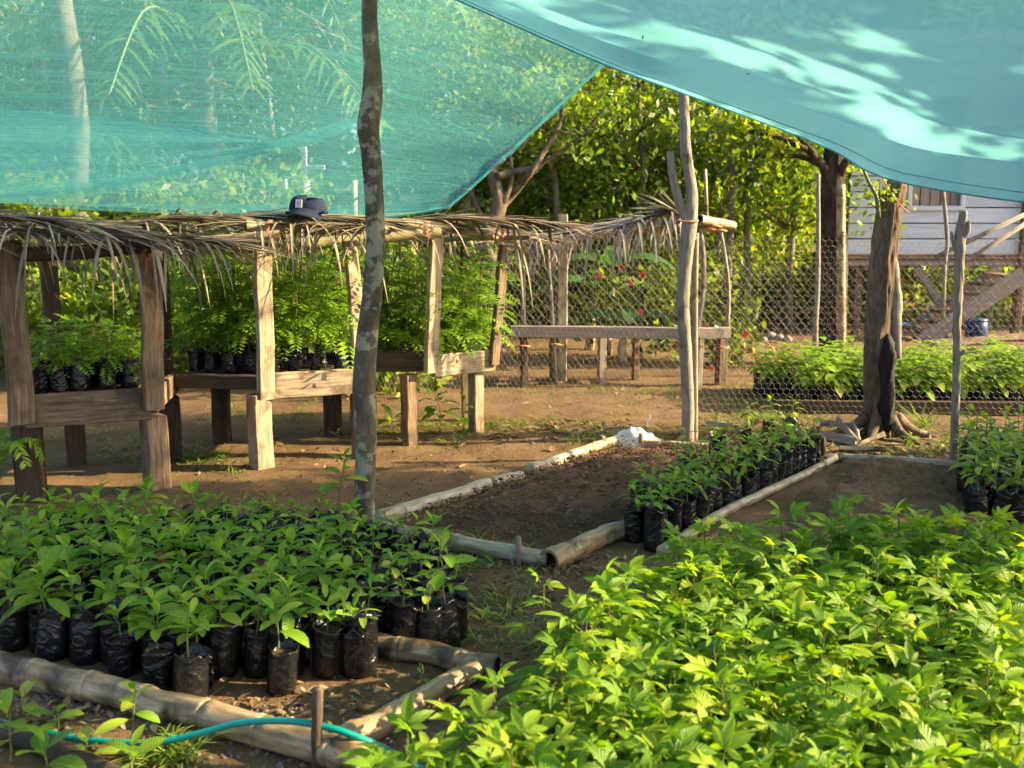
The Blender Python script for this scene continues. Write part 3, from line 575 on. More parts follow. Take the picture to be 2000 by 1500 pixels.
p0 = Vector((P(1645, 690, 10.3).x, 10.3, 0)); mb = MB(); bamboo(mb, [(0, 0, -.05), P(1642, 360, 10.3) - p0], .048, 6); tag(mb.build('bamboo_pole', 'bamboo', loc=p0), 'upright bamboo pole against the thick dark trunk', 'pole')
p0 = Vector((P(1597, 680, 9.7).x, 9.7, 0)); mb = MB(); mb.loft(wob((0, 0, -.05), P(1598, 338, 9.7) - p0, 7, .03, 3), interp([0, 1], [.03, .018], 8), n=8, jit=.07); tag(mb.build('thin_pole', 'bark_grey', loc=p0), 'thin grey upright pole left of the thick dark trunk', 'pole')

# ------------------------------------------------------------------ fences of wire
def wire_seg(V, F_, p, q, r):
    k = len(V); ax = (q - p).normalized(); a = ax.cross(Vector((.3, .9, .25))).normalized(); bb = ax.cross(a)
    for c in (p, q):
        for j in range(3): an = 2.094 * j; V.append(tuple(c + a * (r * math.cos(an)) + bb * (r * math.sin(an))))
    for j in range(3): F_.append((k + j, k + (j + 1) % 3, k + 3 + (j + 1) % 3, k + 3 + j))
def along(path):
    path = [vec(p) for p in path]; ds = [0]
    for i in range(1, len(path)): ds.append(ds[-1] + (path[i] - path[i - 1]).length)
    def at(d, z):
        d = min(max(d, 0), ds[-1]); i = 1
        while i < len(ds) - 1 and d > ds[i]: i += 1
        p = path[i - 1].lerp(path[i], (d - ds[i - 1]) / (ds[i] - ds[i - 1])); return Vector((p.x + .02 * noise.noise((d * .9, z * 1.5, 4)), p.y + .035 * noise.noise((d * .7, z * 1.2, 8)), z))
    return at, ds[-1]
# chain link
at, L = along([Vector((-2.6, 9.9, 0)), Vector((-1.0, 9.75, 0)), Vector((.2, 9.6, 0)), Vector((1.6, 9.75, 0)), Vector((3, 10.2, 0)), Vector((5.6, 10.3, 0))])
V, F_ = [], []; c = .058; nzr = 9; hh = c * 2 * nzr
for k in range(int(L / (2 * c))):
    for z in range(2 * nzr):
        x = k * 2 * c
        for sg in (0, 1):
            a = x + (c if (z + sg) % 2 else 0) * (1 if True else 0); b_ = x + (c if (z + sg + 1) % 2 else 0)
            if sg: a = x + 2 * c - (c if z % 2 else 0) - 0; b_ = x + 2 * c - (c if (z + 1) % 2 else 0)
            if sg == 0: a, b_ = x + (c if z % 2 else 0), x + (c if (z + 1) % 2 else 0)
            wire_seg(V, F_, at(a, .02 + z * c), at(b_, .02 + (z + 1) * c), .0012)
t = thing('chain_link_fence', 'grey chain-link fence with pointed top behind the far shelter', 'fence', (0, 9.8, 0)); mb = MB(); mb.v = [(a, b_ - 9.8, c_) for a, b_, c_ in V]; mb.f = F_; mb.m = [0] * len(F_); mb.uv = []
mb.build('wire_mesh', 'wire', t)
# chicken wire
at, L = along([Vector((-1.3, 8.6, 0)), G(960, 800), G(1352, 834), Vector((G(1700, 842).x, 7.15, 0)), Vector((3.9, 7.05, 0))])
V, F_ = [], []; a_ = .026; wdt = a_ * math.sqrt(3); htop = 1.40
rows = int(htop / (1.5 * a_)); colsn = int(L / wdt)
for r_ in range(rows):
    for k in range(colsn):
        x = k * wdt + (wdt / 2 if r_ % 2 else 0); z = .01 + r_ * 1.5 * a_
        p1, p2, p3 = at(x, z + a_ * .5), at(x + wdt / 2, z), at(x + wdt, z + a_ * .5); p4 = at(x, z + a_ * 1.5)
        wire_seg(V, F_, p1, p2, .0009); wire_seg(V, F_, p2, p3, .0009); wire_seg(V, F_, p1, p4, .0012)
t = thing('chicken_wire_fence', 'fine hexagonal chicken wire fence strung past the forked pole and chopped tree', 'fence', (0, 7.5, 0)); mb = MB(); mb.v = [(a, b_ - 7.5, c_) for a, b_, c_ in V]; mb.f = F_; mb.m = [0] * len(F_)
mb.build('wire_mesh', 'hexwire', t)

# ------------------------------------------------------------------ poles and chopped tree in the yard
def pole_thing(name, label, path, rad, mat_, extra=(), n=28, jit=.012, cat='pole', bark=(.10, 2.2, 9)):
    b0 = vec(path[0]); t = thing(name, label, cat, b0) if extra else None; mb = MB()
    sp = smooth_path([vec(p) - b0 for p in path], 12); mb.loft(sp, interp([i / (len(rad) - 1) for i in range(len(rad))], rad, len(sp)), n=n, jit=jit, bark=bark)
    if not extra: return tag(mb.build(name, mat_, loc=b0), label, cat)
    mb.build('pole', mat_, t)
    for nm, pth, rr, mt in extra:
        e = MB(); sp = smooth_path([vec(p) - b0 for p in pth], 5); e.loft(sp, interp([i / (len(rr) - 1) for i in range(len(rr))], rr, len(sp)), n=10, jit=jit); e.build(nm, mt, t)
    return t
b0 = G(712, 1046); Y = b0.y
pole_thing('crooked_pole', 'tall crooked lichen-spotted pole holding up the net in the open yard', [b0 - Vector((0, 0, .08)), P(713, 960, Y), P(714, 850, Y), P(711, 760, Y), P(717, 660, Y), P(727, 570, Y), P(733, 480, Y), P(731, 400, Y), P(727, 320, Y), P(720, 250, Y), P(727, 190, Y), P(727, 120, Y), P(722, 40, Y), P(724, -60, Y), P(726, -160, Y)],
           [.050, .046, .050, .055, .050, .045, .043, .043, .044, .050, .046, .038, .035, .034, .033], 'bark', n=32, jit=.008, bark=(.075, 1.6, 7))
b0 = G(1343, 862); Y = b0.y
pole_thing('forked_pole', 'forked grey pole in the middle with a cut-off side branch', [b0 - Vector((0, 0, .08)), P(1344, 800, Y), P(1340, 700, Y), P(1334, 600, Y), P(1338, 520, Y), P(1346, 440, Y), P(1351, 380, Y), P(1340, 300, Y), P(1337, 240, Y), P(1334, 160, Y)], [.043, .041, .041, .042, .044, .052, .037, .036, .033, .032], 'bark_grey',
           [('side_branch', [P(1350, 470, Y), P(1342, 430, Y), P(1325, 390, Y), P(1314, 340, Y), P(1309, 296, Y)], [.036, .036, .032, .028, .023], 'bark_grey'),
            ('prop_stake', [b0 + Vector((.055, .02, -.05)), P(1357, 700, Y + .02), P(1357, 560, Y + .02), P(1360, 455, Y + .02)], [.020, .022, .022, .018], 'bark_grey'),
            ('tie', [P(1325, 431, Y - .05), P(1345, 433, Y - .066), P(1364, 431, Y - .04)], [.006, .006, .006], 'tie')])
b0 = G(1865, 897); Y = b0.y
mb_t = pole_thing('knobbly_stake', 'knobbly grey stake with a chewed top in front of the chicken wire', [b0 - Vector((0, 0, .08)), P(1865, 830, Y), P(1868, 740, Y), P(1869, 640, Y), P(1872, 560, Y), P(1874, 500, Y), P(1876, 455, Y), P(1883, 412, Y)], [.027, .025, .023, .024, .026, .028, .033, .020], 'bark_grey',
                  [('knot', [P(1873, 500, Y), P(1862, 470, Y - .01), P(1858, 452, Y - .01)], [.02, .014, .006], 'bark_grey'), ('knot', [P(1876, 470, Y), P(1890, 450, Y - .02), P(1892, 432, Y - .02)], [.02, .016, .008], 'bark_grey'), ('knot', [P(1868, 690, Y), P(1880, 690, Y - .02), P(1882, 683, Y - .02)], [.018, .014, .008], 'bark_grey')], jit=.02, bark=(.22, 2.2, 14))
# chopped tree
b0 = G(1718, 850); Y = b0.y; t = thing('chopped_tree', 'thick chopped tree trunk with a charred hollow in front of the house', 'tree', b0); mb = MB()
def q_(px, py, dy=0): return P(px, py, Y + dy) - b0
sp = smooth_path([Vector((-.02, 0, -.06)), q_(1714, 800), q_(1712, 700), q_(1717, 600), q_(1725, 500), q_(1735, 430), q_(1740, 396)], 16)
mb.loft(sp, interp([0, .05, .15, .4, .6, .9, 1], [.135, .100, .085, .084, .085, .080, .066], len(sp)), n=64, jit=.012, bark=(.17, 4.5, 5))
mb.build('trunk', 'bark_stump', t)
for k in range(7):
    az = k * .95 + .4; mb = MB(); d = Vector((math.cos(az), math.sin(az) * .8, 0)); mb.loft(smooth_path([d * .10 + Vector((0, 0, .14)), d * .20 + Vector((0, 0, .05)), d * .36 + Vector((.02, 0, -.01)), d * .46 + Vector((0, 0, -.05))], 3), [.045, .042, .038, .033, .028, .024, .020, .017, .014, .010], n=8, jit=.12); mb.build('root', 'bark_stump', t)
mb = MB(); mb.loft(smooth_path([q_(1740, 420), q_(1750, 370, .02), q_(1758, 300, .02)], 8), interp([0, 1], [.068, .056], 17), n=36, jit=.015, bark=(.17, 4.5, 6)); mb.build('upper_limb', 'bark_stump', t)
mb = MB(); mb.loft(smooth_path([q_(1735, 840, -.09), q_(1732, 790, -.11), q_(1734, 720, -.12), q_(1736, 680, -.10), q_(1734, 652, -.06)], 3), interp([0, .3, .4, .62, .7, .85, 1], [.035, .050, .042, .055, .045, .035, .010], 13), n=20, jit=.12, bark=(.5, 2.0, 14)); mb.build('charred_hollow', 'char', t)
mb = MB(); mb.loft(smooth_path([q_(1752, 700, -.02), q_(1750, 620, -.03), q_(1748, 560, -.03), q_(1746, 500, -.02)], 3), interp([0, .5, 1], [.03, .05, .02], 10), n=10, jit=.12, squash=.6); mb.build('split_bark', 'bark_grey', t)
mb = MB()
for j in range(9):
    p = q_(1712 + j * 2.4, 400 - j % 3 * 6, -.06 + .01 * j); mb.loft([p, p + Vector((random.uniform(-.01, .01), 0, random.uniform(.05, .13)))], [.012, .002], n=5)
mb.build('splinters', 'wood_pale', t)
mb = MB(); mb.loft(smooth_path([q_(1716, 425, -.08), q_(1712, 385, -.1), q_(1698, 358, -.1), q_(1684, 325, -.1)], 3), interp([0, 1], [.016, .009], 10), n=7)
for k in range(9):
    p = q_(1716 - k * 3.6, 415 - k * 10, -.1); d = -1 if k % 2 else 1; mb.loft([p, p + Vector((.05 * d, -.01, .02))], [.004, .0006], n=4)
mb.build('thorny_shoot', 'stem', t)
mb = MB()
for k in range(26): mb.blade(q_(random.uniform(1722, 1748), random.uniform(350, 395), random.uniform(-.14, -.05)), (random.gauss(0, 1), random.gauss(0, .6), random.gauss(0, .7)), (0, -.4, 1), random.uniform(.035, .06), .025, .5, .2, 3)
mb.build('sprouting_leaves', 'leaf_broad', t)
mb = MB(); mb.loft(smooth_path([q_(1722, 345, -.12), q_(1742, 380, -.13), q_(1760, 402, -.12), q_(1776, 415, -.1), q_(1778, 400, -.1), q_(1764, 395, -.1), q_(1748, 420, -.1), q_(1752, 445, -.11)], 5), .004, n=5); mb.build('loose_tie', 'tie', t)

# ------------------------------------------------------------------ far shelter
p0 = G(1200, 755); FY = 9.1; t = thing('far_shelter', 'small far bench shelter with a grey board top and frond roof', 'shelter', (P(1215, 700, FY).x, FY, 0)); b0 = t.location
def q_(px, py, dy=0): return P(px, py, FY + dy) - b0
mb = MB(); mb.plank(q_(997, 647), q_(1352, 651, -.05), .105, .05, (0, 0, 1)); mb.build('plank', 'wood_grey', t)
mb = MB(); mb.plank(q_(1352, 651, -.11), q_(1426, 650, -.05), .10, .05, (0, 0, 1)); mb.build('plank', 'wood_grey', t)
mb = MB(); mb.plank(q_(1010, 650, .5), q_(1400, 650, .5), .10, .04, (0, 0, 1)); mb.build('plank', 'wood', t)
for k in range(8):
    xx = q_(1020 + k * 55, 640).x; mb = MB(); mb.plank((xx, .03, q_(1000, 640).z - .06), (xx, .48, q_(1000, 640).z - .06), .12, .02, (1, 0, 0)); mb.build('slat', 'wood_grey', t)
for (px, dy, wdh, mt) in [(1024, .02, .06, 'wood_dark'), (1083, .3, .075, 'wood'), (1176, .05, .07, 'wood_grey'), (1243, .4, .06, 'wood'), (1367, .03, .05, 'bark_grey'), (1410, .1, .085, 'wood')]:
    a = q_(px, 655, dy); mb = MB(); mb.plank((a.x, dy, -.06), (a.x + random.uniform(-.01, .01), dy, a.z), wdh, wdh, (1, .3, 0)); mb.build('leg', mt, t)
for path, rr, mt in [([(1025, 700), (1022, 600), (1021, 500), (1018, 470)], .022, 'bark_grey'), ([(1086, 750), (1080, 640), (1072, 520), (1070, 485)], .018, 'bark_grey'), ([(1368, 740), (1362, 660), (1374, 560), (1372, 480), (1362, 440)], .024, 'bark_grey'), ([(1422, 640), (1423, 560), (1416, 500), (1408, 455)], .016, 'bark_grey')]:
    mb = MB(); pp = smooth_path([q_(a, c, .08) for a, c in path], 4); mb.loft(pp, rr, n=8, jit=.08); mb.build('roof_post', mt, t)
a = q_(1098, 745, .25); mb = MB(); mb.plank((a.x, .25, -.05), q_(1100, 418, .25), .085, .03, (1, 0, 0)); mb.build('roof_post', 'bamboo_pale', t)
a = q_(1378, 420, .1); mb = MB(); mb.loft([q_(1381, 430, .12), q_(1377, 330, .12)], .016, n=7); mb.build('roof_post', 'bamboo', t)
mb = MB(); bamboo(mb, [q_(1000, 478), q_(1200, 455), q_(1400, 437)], .035, 8); mb.build('roof_beam', 'bamboo', t)
mb = MB(); bamboo(mb, [q_(1366, 428, -.15), q_(1432, 440, .25)], .042, 2, open_end=1); mb.build('roof_beam', ['bamboo', 'hole'], t)
for (px, py) in [(1385, 448), (1395, 442), (1405, 450), (1022, 675), (1085, 672), (1368, 676), (1410, 678)]:
    a = q_(px, py, -.02); mb = MB(); mb.loft([a + Vector((-.06, -.03, 0)), a + Vector((0, -.05, .005)), a + Vector((.06, -.03, -.005))], .008, n=5); mb.build('tie', 'tie', t)
random.seed(14)
def dry_frond(label, path, lmax, n, mat_='dry', grav=.9, spread=.7, wd=.025, side=(0, -1, .1), skip=.1, jitter=.25, seg=6):
    b0 = vec(path[len(path) // 2]); t = thing('palm_frond', label, 'palm frond', b0, 0, 'dry fronds laid on the shelter roofs'); mb = MB(); rr = MB()
    pts = smooth_path([vec(p) - b0 for p in path], 6); L = len(pts); mb.loft(pts, interp([0, 1], [.014, .004], L), n=6, mi=1); hang = max(0, min(1, (grav - .3) / 1.5))
    for q in range(n * 2):
        f = (.04 + .94 * random.random()) * (L - 1); i = min(int(f), L - 2); o_ = pts[i].lerp(pts[i + 1], f - i); T = (pts[i + 1] - pts[i]).normalized(); sd = vec(side); sd = (sd - T * sd.dot(T)).normalized(); sgn = random.choice((-1, 1))
        if random.random() > hang * .55: mb.blade(o_ + Vector((0, 0, .01)), T * .95 + sd * sgn * random.uniform(.1, .4) + Vector((0, random.gauss(0, .1), random.gauss(.03, .07))), (0, -.2, 1), lmax * random.uniform(.5, 1.0), wd * random.uniform(.6, 1), 0, random.uniform(.1, .6), seg, 0, random.uniform(.05, .5), pw=(.35, .8))
        else: mb.blade(o_, T * random.uniform(-.2, .8) + sd * sgn * random.uniform(.3, 1) + Vector((0, 0, random.gauss(.1, .2))), T.cross(sd * sgn) * sgn, lmax * random.uniform(.3, 1.1), wd * random.uniform(.4, .9), 0, random.uniform(.1, .6), seg + 1, 0, random.uniform(1.2, 3.2), pw=(.35, .8))
    k = next(i for i, m_ in enumerate(mb.m) if m_ == 0); nv = min(mb.f[k]); rr.v = mb.v[:nv]; rr.f = mb.f[:k]; rr.uv = mb.uv[:nv]; rr.m = [0] * k
    lf = MB(); lf.v = mb.v[nv:]; lf.f = [tuple(i - nv for i in f) for f in mb.f[k:]]; lf.uv = mb.uv[nv:]; lf.m = [0] * len(lf.f)
    rr.build('midrib', 'rachis', t); tag(lf.build('leaflets', mat_, t), kind='stuff'); return t
dry_frond('grey dry frond arching over the far shelter roof beside the forked pole', [P(1342, 432, 9.0), P(1310, 418, 8.95), P(1220, 440, 8.9), P(1100, 458, 8.9), P(1010, 475, 8.9)], .5, 130, 'dry_grey', 1.5, .8, .035)
dry_frond('grey dry frond at the back of the far shelter roof', [P(1330, 425, 9.4), P(1250, 430, 9.4), P(1120, 452, 9.4), P(990, 470, 9.4)], .5, 90, 'dry_grey', 1.5, .8, .035)

# ------------------------------------------------------------------ nursery benches
random.seed(15)
def bench(label, boards, legs, posts, depth, deckz, back=(-.1, 1), mats=None):
    """boards: list of (p, q, height, mat); legs (x, y, size, height, mat); posts (p, q, w, mat)"""
    b0 = Vector((boards[0][0][0], boards[0][0][1], 0)); t = thing('nursery_bench', label, 'bench', b0)
    bk = Vector((back[0], back[1], 0)).normalized() * depth
    for (p, q, hh_, mt) in boards:
        mb = MB(); mb.plank(vec(p) - b0, vec(q) - b0, hh_, .045, (0, 0, 1)); mb.build('front_board', mt, t)
    p, q = vec(boards[0][0]), vec(boards[-1][1])
    mb = MB(); mb.plank(p + bk - b0, q + bk - b0, .13, .04, (0, 0, 1)); mb.build('back_board', 'wood_dark', t)
    mb = MB(); mb.plank(vec(boards[-1][1]) + Vector((0, .03, 0)) - b0, q + bk - b0, .13, .04, (0, 0, 1)); mb.build('end_board', 'wood', t)
    nsl = 7
    for k in range(nsl):
        o_ = bk * ((k + .5) / nsl) + Vector((0, .02, 0)); mb = MB(); pts = [p] + [vec(b_[1]) for b_ in boards]
        for a, c in zip(pts[:-1], pts[1:]):
            a2, c2 = a + o_ - b0, c + o_ - b0; a2.z = c2.z = deckz - .02; mb.plank(a2, c2, depth / nsl - .012, .018, (0, 1, 0), .003, 2)
        mb.build('slat', 'wood_dark', t)
    for (x, y, s_, hgt, mt, rz) in legs:
        mb = MB(); mb.plank((x - b0.x, y - b0.y, -.08), (x - b0.x, y - b0.y, hgt), s_, s_, (math.cos(rz), math.sin(rz), 0), .008, 5, .003); mb.build('leg', mt, t)
    for (p_, q2, wd_, th, mt) in posts:
        mb = MB(); mb.plank(vec(p_) - b0, vec(q2) - b0, wd_ * 1.15, th, (.76, .65, 0), .006, 6, .004); mb.build('roof_post', mt, t)
    return t
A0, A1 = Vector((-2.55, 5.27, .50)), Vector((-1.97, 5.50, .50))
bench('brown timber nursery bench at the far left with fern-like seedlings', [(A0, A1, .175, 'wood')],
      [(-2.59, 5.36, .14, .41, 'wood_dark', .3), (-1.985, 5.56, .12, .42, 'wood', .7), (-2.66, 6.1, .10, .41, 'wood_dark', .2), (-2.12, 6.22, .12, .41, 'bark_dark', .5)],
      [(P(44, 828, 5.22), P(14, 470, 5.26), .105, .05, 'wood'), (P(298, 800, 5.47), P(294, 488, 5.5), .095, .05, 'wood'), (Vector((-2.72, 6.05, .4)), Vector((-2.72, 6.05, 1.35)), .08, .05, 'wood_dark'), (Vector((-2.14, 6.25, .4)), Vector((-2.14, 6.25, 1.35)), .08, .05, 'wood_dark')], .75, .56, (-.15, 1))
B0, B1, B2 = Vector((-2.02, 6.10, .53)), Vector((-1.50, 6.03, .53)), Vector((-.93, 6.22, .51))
bench('middle nursery bench with a pale sunlit post and feathery seedlings', [(B0, B1, .085, 'wood_dark'), (Vector((-1.50, 5.99, .51)), B2, .155, 'wood_pale')],  # shaded side dark, sunny end pale: light and shade set by timber colour
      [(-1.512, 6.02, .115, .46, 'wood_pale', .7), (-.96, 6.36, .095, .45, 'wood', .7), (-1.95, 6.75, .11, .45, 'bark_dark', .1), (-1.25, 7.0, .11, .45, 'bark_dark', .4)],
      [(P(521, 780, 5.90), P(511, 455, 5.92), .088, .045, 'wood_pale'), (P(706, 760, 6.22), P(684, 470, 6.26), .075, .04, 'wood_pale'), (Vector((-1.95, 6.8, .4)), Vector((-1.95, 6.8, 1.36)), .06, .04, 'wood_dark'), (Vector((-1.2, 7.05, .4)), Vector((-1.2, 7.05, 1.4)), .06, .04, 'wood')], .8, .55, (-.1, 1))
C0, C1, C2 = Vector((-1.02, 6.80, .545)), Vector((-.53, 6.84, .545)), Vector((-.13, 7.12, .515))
bench('right-hand nursery bench crowded with bright feathery seedlings beside the crooked pole', [(C0, C1, .135, 'wood_dark'), (Vector((-.53, 6.80, .515)), C2, .15, 'wood_pale')],  # again the shaded board is coloured dark and the sunlit one pale
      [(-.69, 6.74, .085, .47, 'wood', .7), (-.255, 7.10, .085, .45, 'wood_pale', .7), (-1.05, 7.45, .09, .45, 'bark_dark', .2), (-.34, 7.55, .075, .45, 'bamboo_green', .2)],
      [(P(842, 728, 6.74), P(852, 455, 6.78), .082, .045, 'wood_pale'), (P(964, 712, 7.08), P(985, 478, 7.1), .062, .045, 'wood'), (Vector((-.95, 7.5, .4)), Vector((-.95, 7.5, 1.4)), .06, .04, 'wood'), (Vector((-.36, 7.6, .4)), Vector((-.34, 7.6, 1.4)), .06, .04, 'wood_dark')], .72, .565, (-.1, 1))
# bamboo poles of the roofs
def roof_pole(label, path, r, mt, oe=1, nd=5):
    b0 = vec(path[0]); mb = MB(); bamboo(mb, [vec(p) - b0 for p in path], r, nd, open_end=oe); tag(mb.build('roof_pole', [mt, 'hole'], loc=b0), label, 'bamboo pole', 'bamboo poles of the shelter roofs')
roof_pole('pale broken-ended bamboo pole under the cap', [P(480, 441, 5.84), P(600, 447, 6.0), P(760, 449, 6.3)], .030, 'bamboo_pale')
roof_pole('short bamboo pole with an open end lashed below the pale pole', [P(130, 490, 5.7), P(320, 478, 5.72), P(546, 459, 5.78)], .032, 'bamboo')
roof_pole('long greenish bamboo pole crossing behind the crooked pole', [P(300, 490, 6.5), P(600, 478, 6.45), P(860, 453, 6.72)], .040, 'bamboo_green', 1, 7)
roof_pole('bamboo pole with a dark open end over the right-hand bench', [P(785, 436, 6.62), P(880, 446, 6.85), P(1010, 468, 7.25)], .034, 'bamboo')
roof_pole('slim dark grey bamboo pole at the end of the right-hand bench roof', [P(770, 476, 7.3), P(900, 464, 7.2), P(1034, 463, 7.12)], .024, 'bark_grey', 1, 5)
roof_pole('dark bamboo pole hidden under the fronds of the far left bench', [P(-60, 500, 5.25), P(140, 494, 5.32), P(305, 480, 5.42)], .04, 'wood_dark', None, 4)
roof_pole('pole along the back edge of the middle roof', [P(300, 470, 6.9), P(740, 470, 7.1)], .03, 'bamboo', None, 5)
for k, (px, py, Y) in enumerate([(525, 448, 5.83), (700, 440, 6.2), (833, 448, 6.68), (287, 492, 5.42), (980, 462, 7.06)]):
    a = P(px, py, Y); mb = MB()
    for j in range(3):
        mb.loft([Vector((math.cos(u_) * .012 + j * .008 - .008, math.sin(u_) * .045 - .0, math.cos(u_) * .05)) for u_ in np.linspace(0, 6.28, 14)], .0035, n=5)
    mb.loft([(0, -.05, 0), (.02, -.06, -.05), (.01, -.055, -.10)], .0025, n=4); tag(mb.build('string_tie', 'tie', loc=a), 'orange string lashing ' + ['at the pale broken pole end', 'beside the crooked pole', 'at the dark open pole end', 'on the far left bench post', 'on the last post of the right-hand bench'][k], 'string', 'orange string lashings')
# dry fronds on the roofs
FR = [('grey-brown dry frond with its midrib sloping over the far left bench', [P(-190, 418, 5.1), P(0, 426, 5.2), P(180, 444, 5.25), P(430, 480, 5.45)], .62, 50, .8),
      ('dry frond fringing the front of the far left bench roof', [P(-200, 450, 5.15), P(0, 452, 5.2), P(200, 462, 5.25), P(400, 470, 5.4)], .60, 46, 1.3),
      ('dry frond on the back of the far left bench roof', [P(-150, 440, 5.9), P(80, 440, 5.95), P(350, 452, 6.0)], .62, 44, 1.6),
      ('dry frond bridging the far left and middle roofs', [P(180, 440, 5.7), P(350, 430, 5.9), P(560, 425, 6.05), P(720, 432, 6.2)], .55, 50, .8),
      ('flat dry frond under the cap', [P(330, 428, 6.3), P(480, 424, 6.2), P(620, 428, 6.15), P(760, 436, 6.3)], .5, 46, .6),
      ('dry frond hanging behind the pale middle post', [P(320, 445, 6.8), P(500, 440, 6.8), P(700, 442, 6.9)], .62, 44, 1.6),
      ('dry frond hanging over the front of the middle roof', [P(760, 446, 6.15), P(640, 444, 5.98), P(500, 440, 5.85)], .5, 24, 1.5),
      ('dry frond across the right-hand bench roof', [P(740, 440, 6.7), P(860, 430, 6.8), P(980, 432, 6.9), P(1095, 438, 7.0)], .45, 44, .7),
      ('long straight dry frond pointing out past the right-hand bench', [P(800, 442, 7.0), P(900, 428, 7.0), P(1000, 434, 7.0), P(1090, 440, 7.0)], .34, 36, .25),
      ('dry frond dangling at the back of the right-hand bench', [P(760, 455, 7.4), P(880, 450, 7.45), P(1010, 458, 7.5)], .6, 34, 1.7)]
for lb, pth, lm, n_, gr in FR: dry_frond(lb, pth, lm, int(n_ * 1.5), 'dry', gr)

# cap lying on the roof
a = P(601, 420, 5.98); t = thing('cap', 'navy blue baseball cap with a small white and orange patch on the frond roof', 'cap', a, R(-14)); t.scale = (1.12, 1.12, 1.15)
mb = MB(); nU, nV = 20, 8; vs = []
for j in range(nV + 1):
    ph_ = j / nV * math.pi / 2
    for i in range(nU):
        th = 2 * math.pi * i / nU; dent = 1 + .06 * noise.noise((math.cos(th) * 2, math.sin(th) * 2, j * .5))
        vs.append((math.cos(th) * .098 * math.cos(ph_) ** .45 * dent, math.sin(th) * .088 * math.cos(ph_) ** .45 * dent, .012 + .078 * math.sin(ph_) * (1 + .12 * math.sin(th * 2 + 1)) - (.012 if math.cos(th) > .2 and j > 5 else 0)))
fs = [(j * nU + i, j * nU + (i + 1) % nU, (j + 1) * nU + (i + 1) % nU, (j + 1) * nU + i) for j in range(nV) for i in range(nU)]; mb.add(vs, fs); mb.build('crown', 'navy', t)
mb = MB(); vs = []
for lay in (0, .004):
    for j in range(6):
        rr = j / 5
        for i in range(13):
            th = math.pi * (1.10 + .8 * i / 12); x = math.cos(th) * (.094 + .0 * rr); y = math.sin(th) * (.086 + .065 * rr * math.sin(math.pi * i / 12) ** .6)
            vs.append((x, y, .022 - lay - .028 * rr - .030 * (x / .094) ** 2 * (.4 + .6 * rr) + .012))
fs = []
for lay in (0, 78):
    fs += [(lay + j * 13 + i, lay + j * 13 + i + 1, lay + (j + 1) * 13 + i + 1, lay + (j + 1) * 13 + i) for j in range(5) for i in range(12)]
mb.add(vs, fs); mb.build('brim', 'navy', t)
mb = MB(); mb.loft([(-.10, .03, .014), (-.108, 0, .012), (-.1, -.04, .012)], .008, n=6); mb.loft([(.09, .04, .014), (.108, .0, .012), (.1, -.04, .012)], .008, n=6); mb.build('band', 'navy', t)
mb = MB(); mb.plank((-.006, -.0915, .036), (-.006, -.084, .076), .036, .003, (1, 0, 0), .001, 1, 0); pt = mb.build('patch', 'cap_white', t)
mb = MB(); vs = [(-.004, -.0907, .057)]; K = 18
for i in range(K):
    th = 2 * math.pi * i / K; rr = .0105 * (1 + .16 * math.sin(3 * th)); vs.append((-.004 + math.cos(th) * rr, -.0907 - .18 * math.sin(th) * rr * -1, .057 + math.sin(th) * rr))
mb.add(vs, [(0, 1 + i, 1 + (i + 1) % K) for i in range(K)]); mb.build('emblem', 'cap_orange', pt)
mb = MB(); mb.loft([(-.004 + math.cos(u_) * .0055, -.0921 + .18 * math.sin(u_) * .0055, .057 + math.sin(u_) * .0055) for u_ in np.linspace(.7, 5.4, 10)], .0011, n=4); mb.build('emblem_curl', 'cap_white', pt)

# ------------------------------------------------------------------ nets
def grid_net(name, mat_, top, bot, nu, nv, parent, fun):
    mb = MB(); vs, uv = [], []; tp = smooth_path(top, nu // (len(top) - 1)); bt = smooth_path(bot, nu // (len(bot) - 1)); n = min(len(tp), len(bt))
    for j in range(nv + 1):
        v_ = j / nv
        for i in range(n):
            p = tp[i].lerp(bt[i], v_) + fun(i / (n - 1), v_); vs.append(p); uv.append((i / (n - 1) * 4, v_ * 4))
    fs = [(j * n + i, j * n + i + 1, (j + 1) * n + i + 1, (j + 1) * n + i) for j in range(nv) for i in range(n - 1)]
    mb.add(vs, fs, uv); mb.build(name, mat_, parent); return lambda u, v_: vec(vs[int(round(v_ * nv)) * n + int(round(u * (n - 1)))])
# sheet that slopes down to the back of the benches
t = thing('see_through_net', 'see-through turquoise shade net sloping down behind the bench roofs', 'shade net', (0, 0, 0))
topL = [P(-700, -330, 5.2), P(-200, -300, 5.2), P(300, -280, 5.2), P(700, -250, 5.2), P(1000, -120, 5.3), P(1200, 30, 5.75), P(1260, 50, 5.9)]
botL = [P(-600, 380, 7.0), P(-150, 392, 7.0), P(200, 404, 7.1), P(500, 418, 7.2), P(730, 424, 7.25), P(860, 408, 7.2), P(888, 394, 7.15)]
def fl(u, v_):
    return Vector((0, .05 * math.sin(9 * u + 5 * v_) * v_ + .03 * math.sin(31 * (u * .35 + v_)) * v_, -.10 * math.sin(math.pi * v_) * (1 - u * .7) + .02 * math.sin(26 * v_ + 7 * u) * v_ * (1 - v_) * 2))
npt = grid_net('sheet', 'net', topL, botL, 60, 60, t, fl)
def seams(npt, lines, parent, r=.0018):
    for (a_, c_) in lines:
        sm = MB(); sm.loft([npt(a_[0] + (c_[0] - a_[0]) * q / 40, a_[1] + (c_[1] - a_[1]) * q / 40) + Vector((0, -.003, -.003)) for q in range(41)], r, n=4); sm.build('seam', 'net_thick', parent)
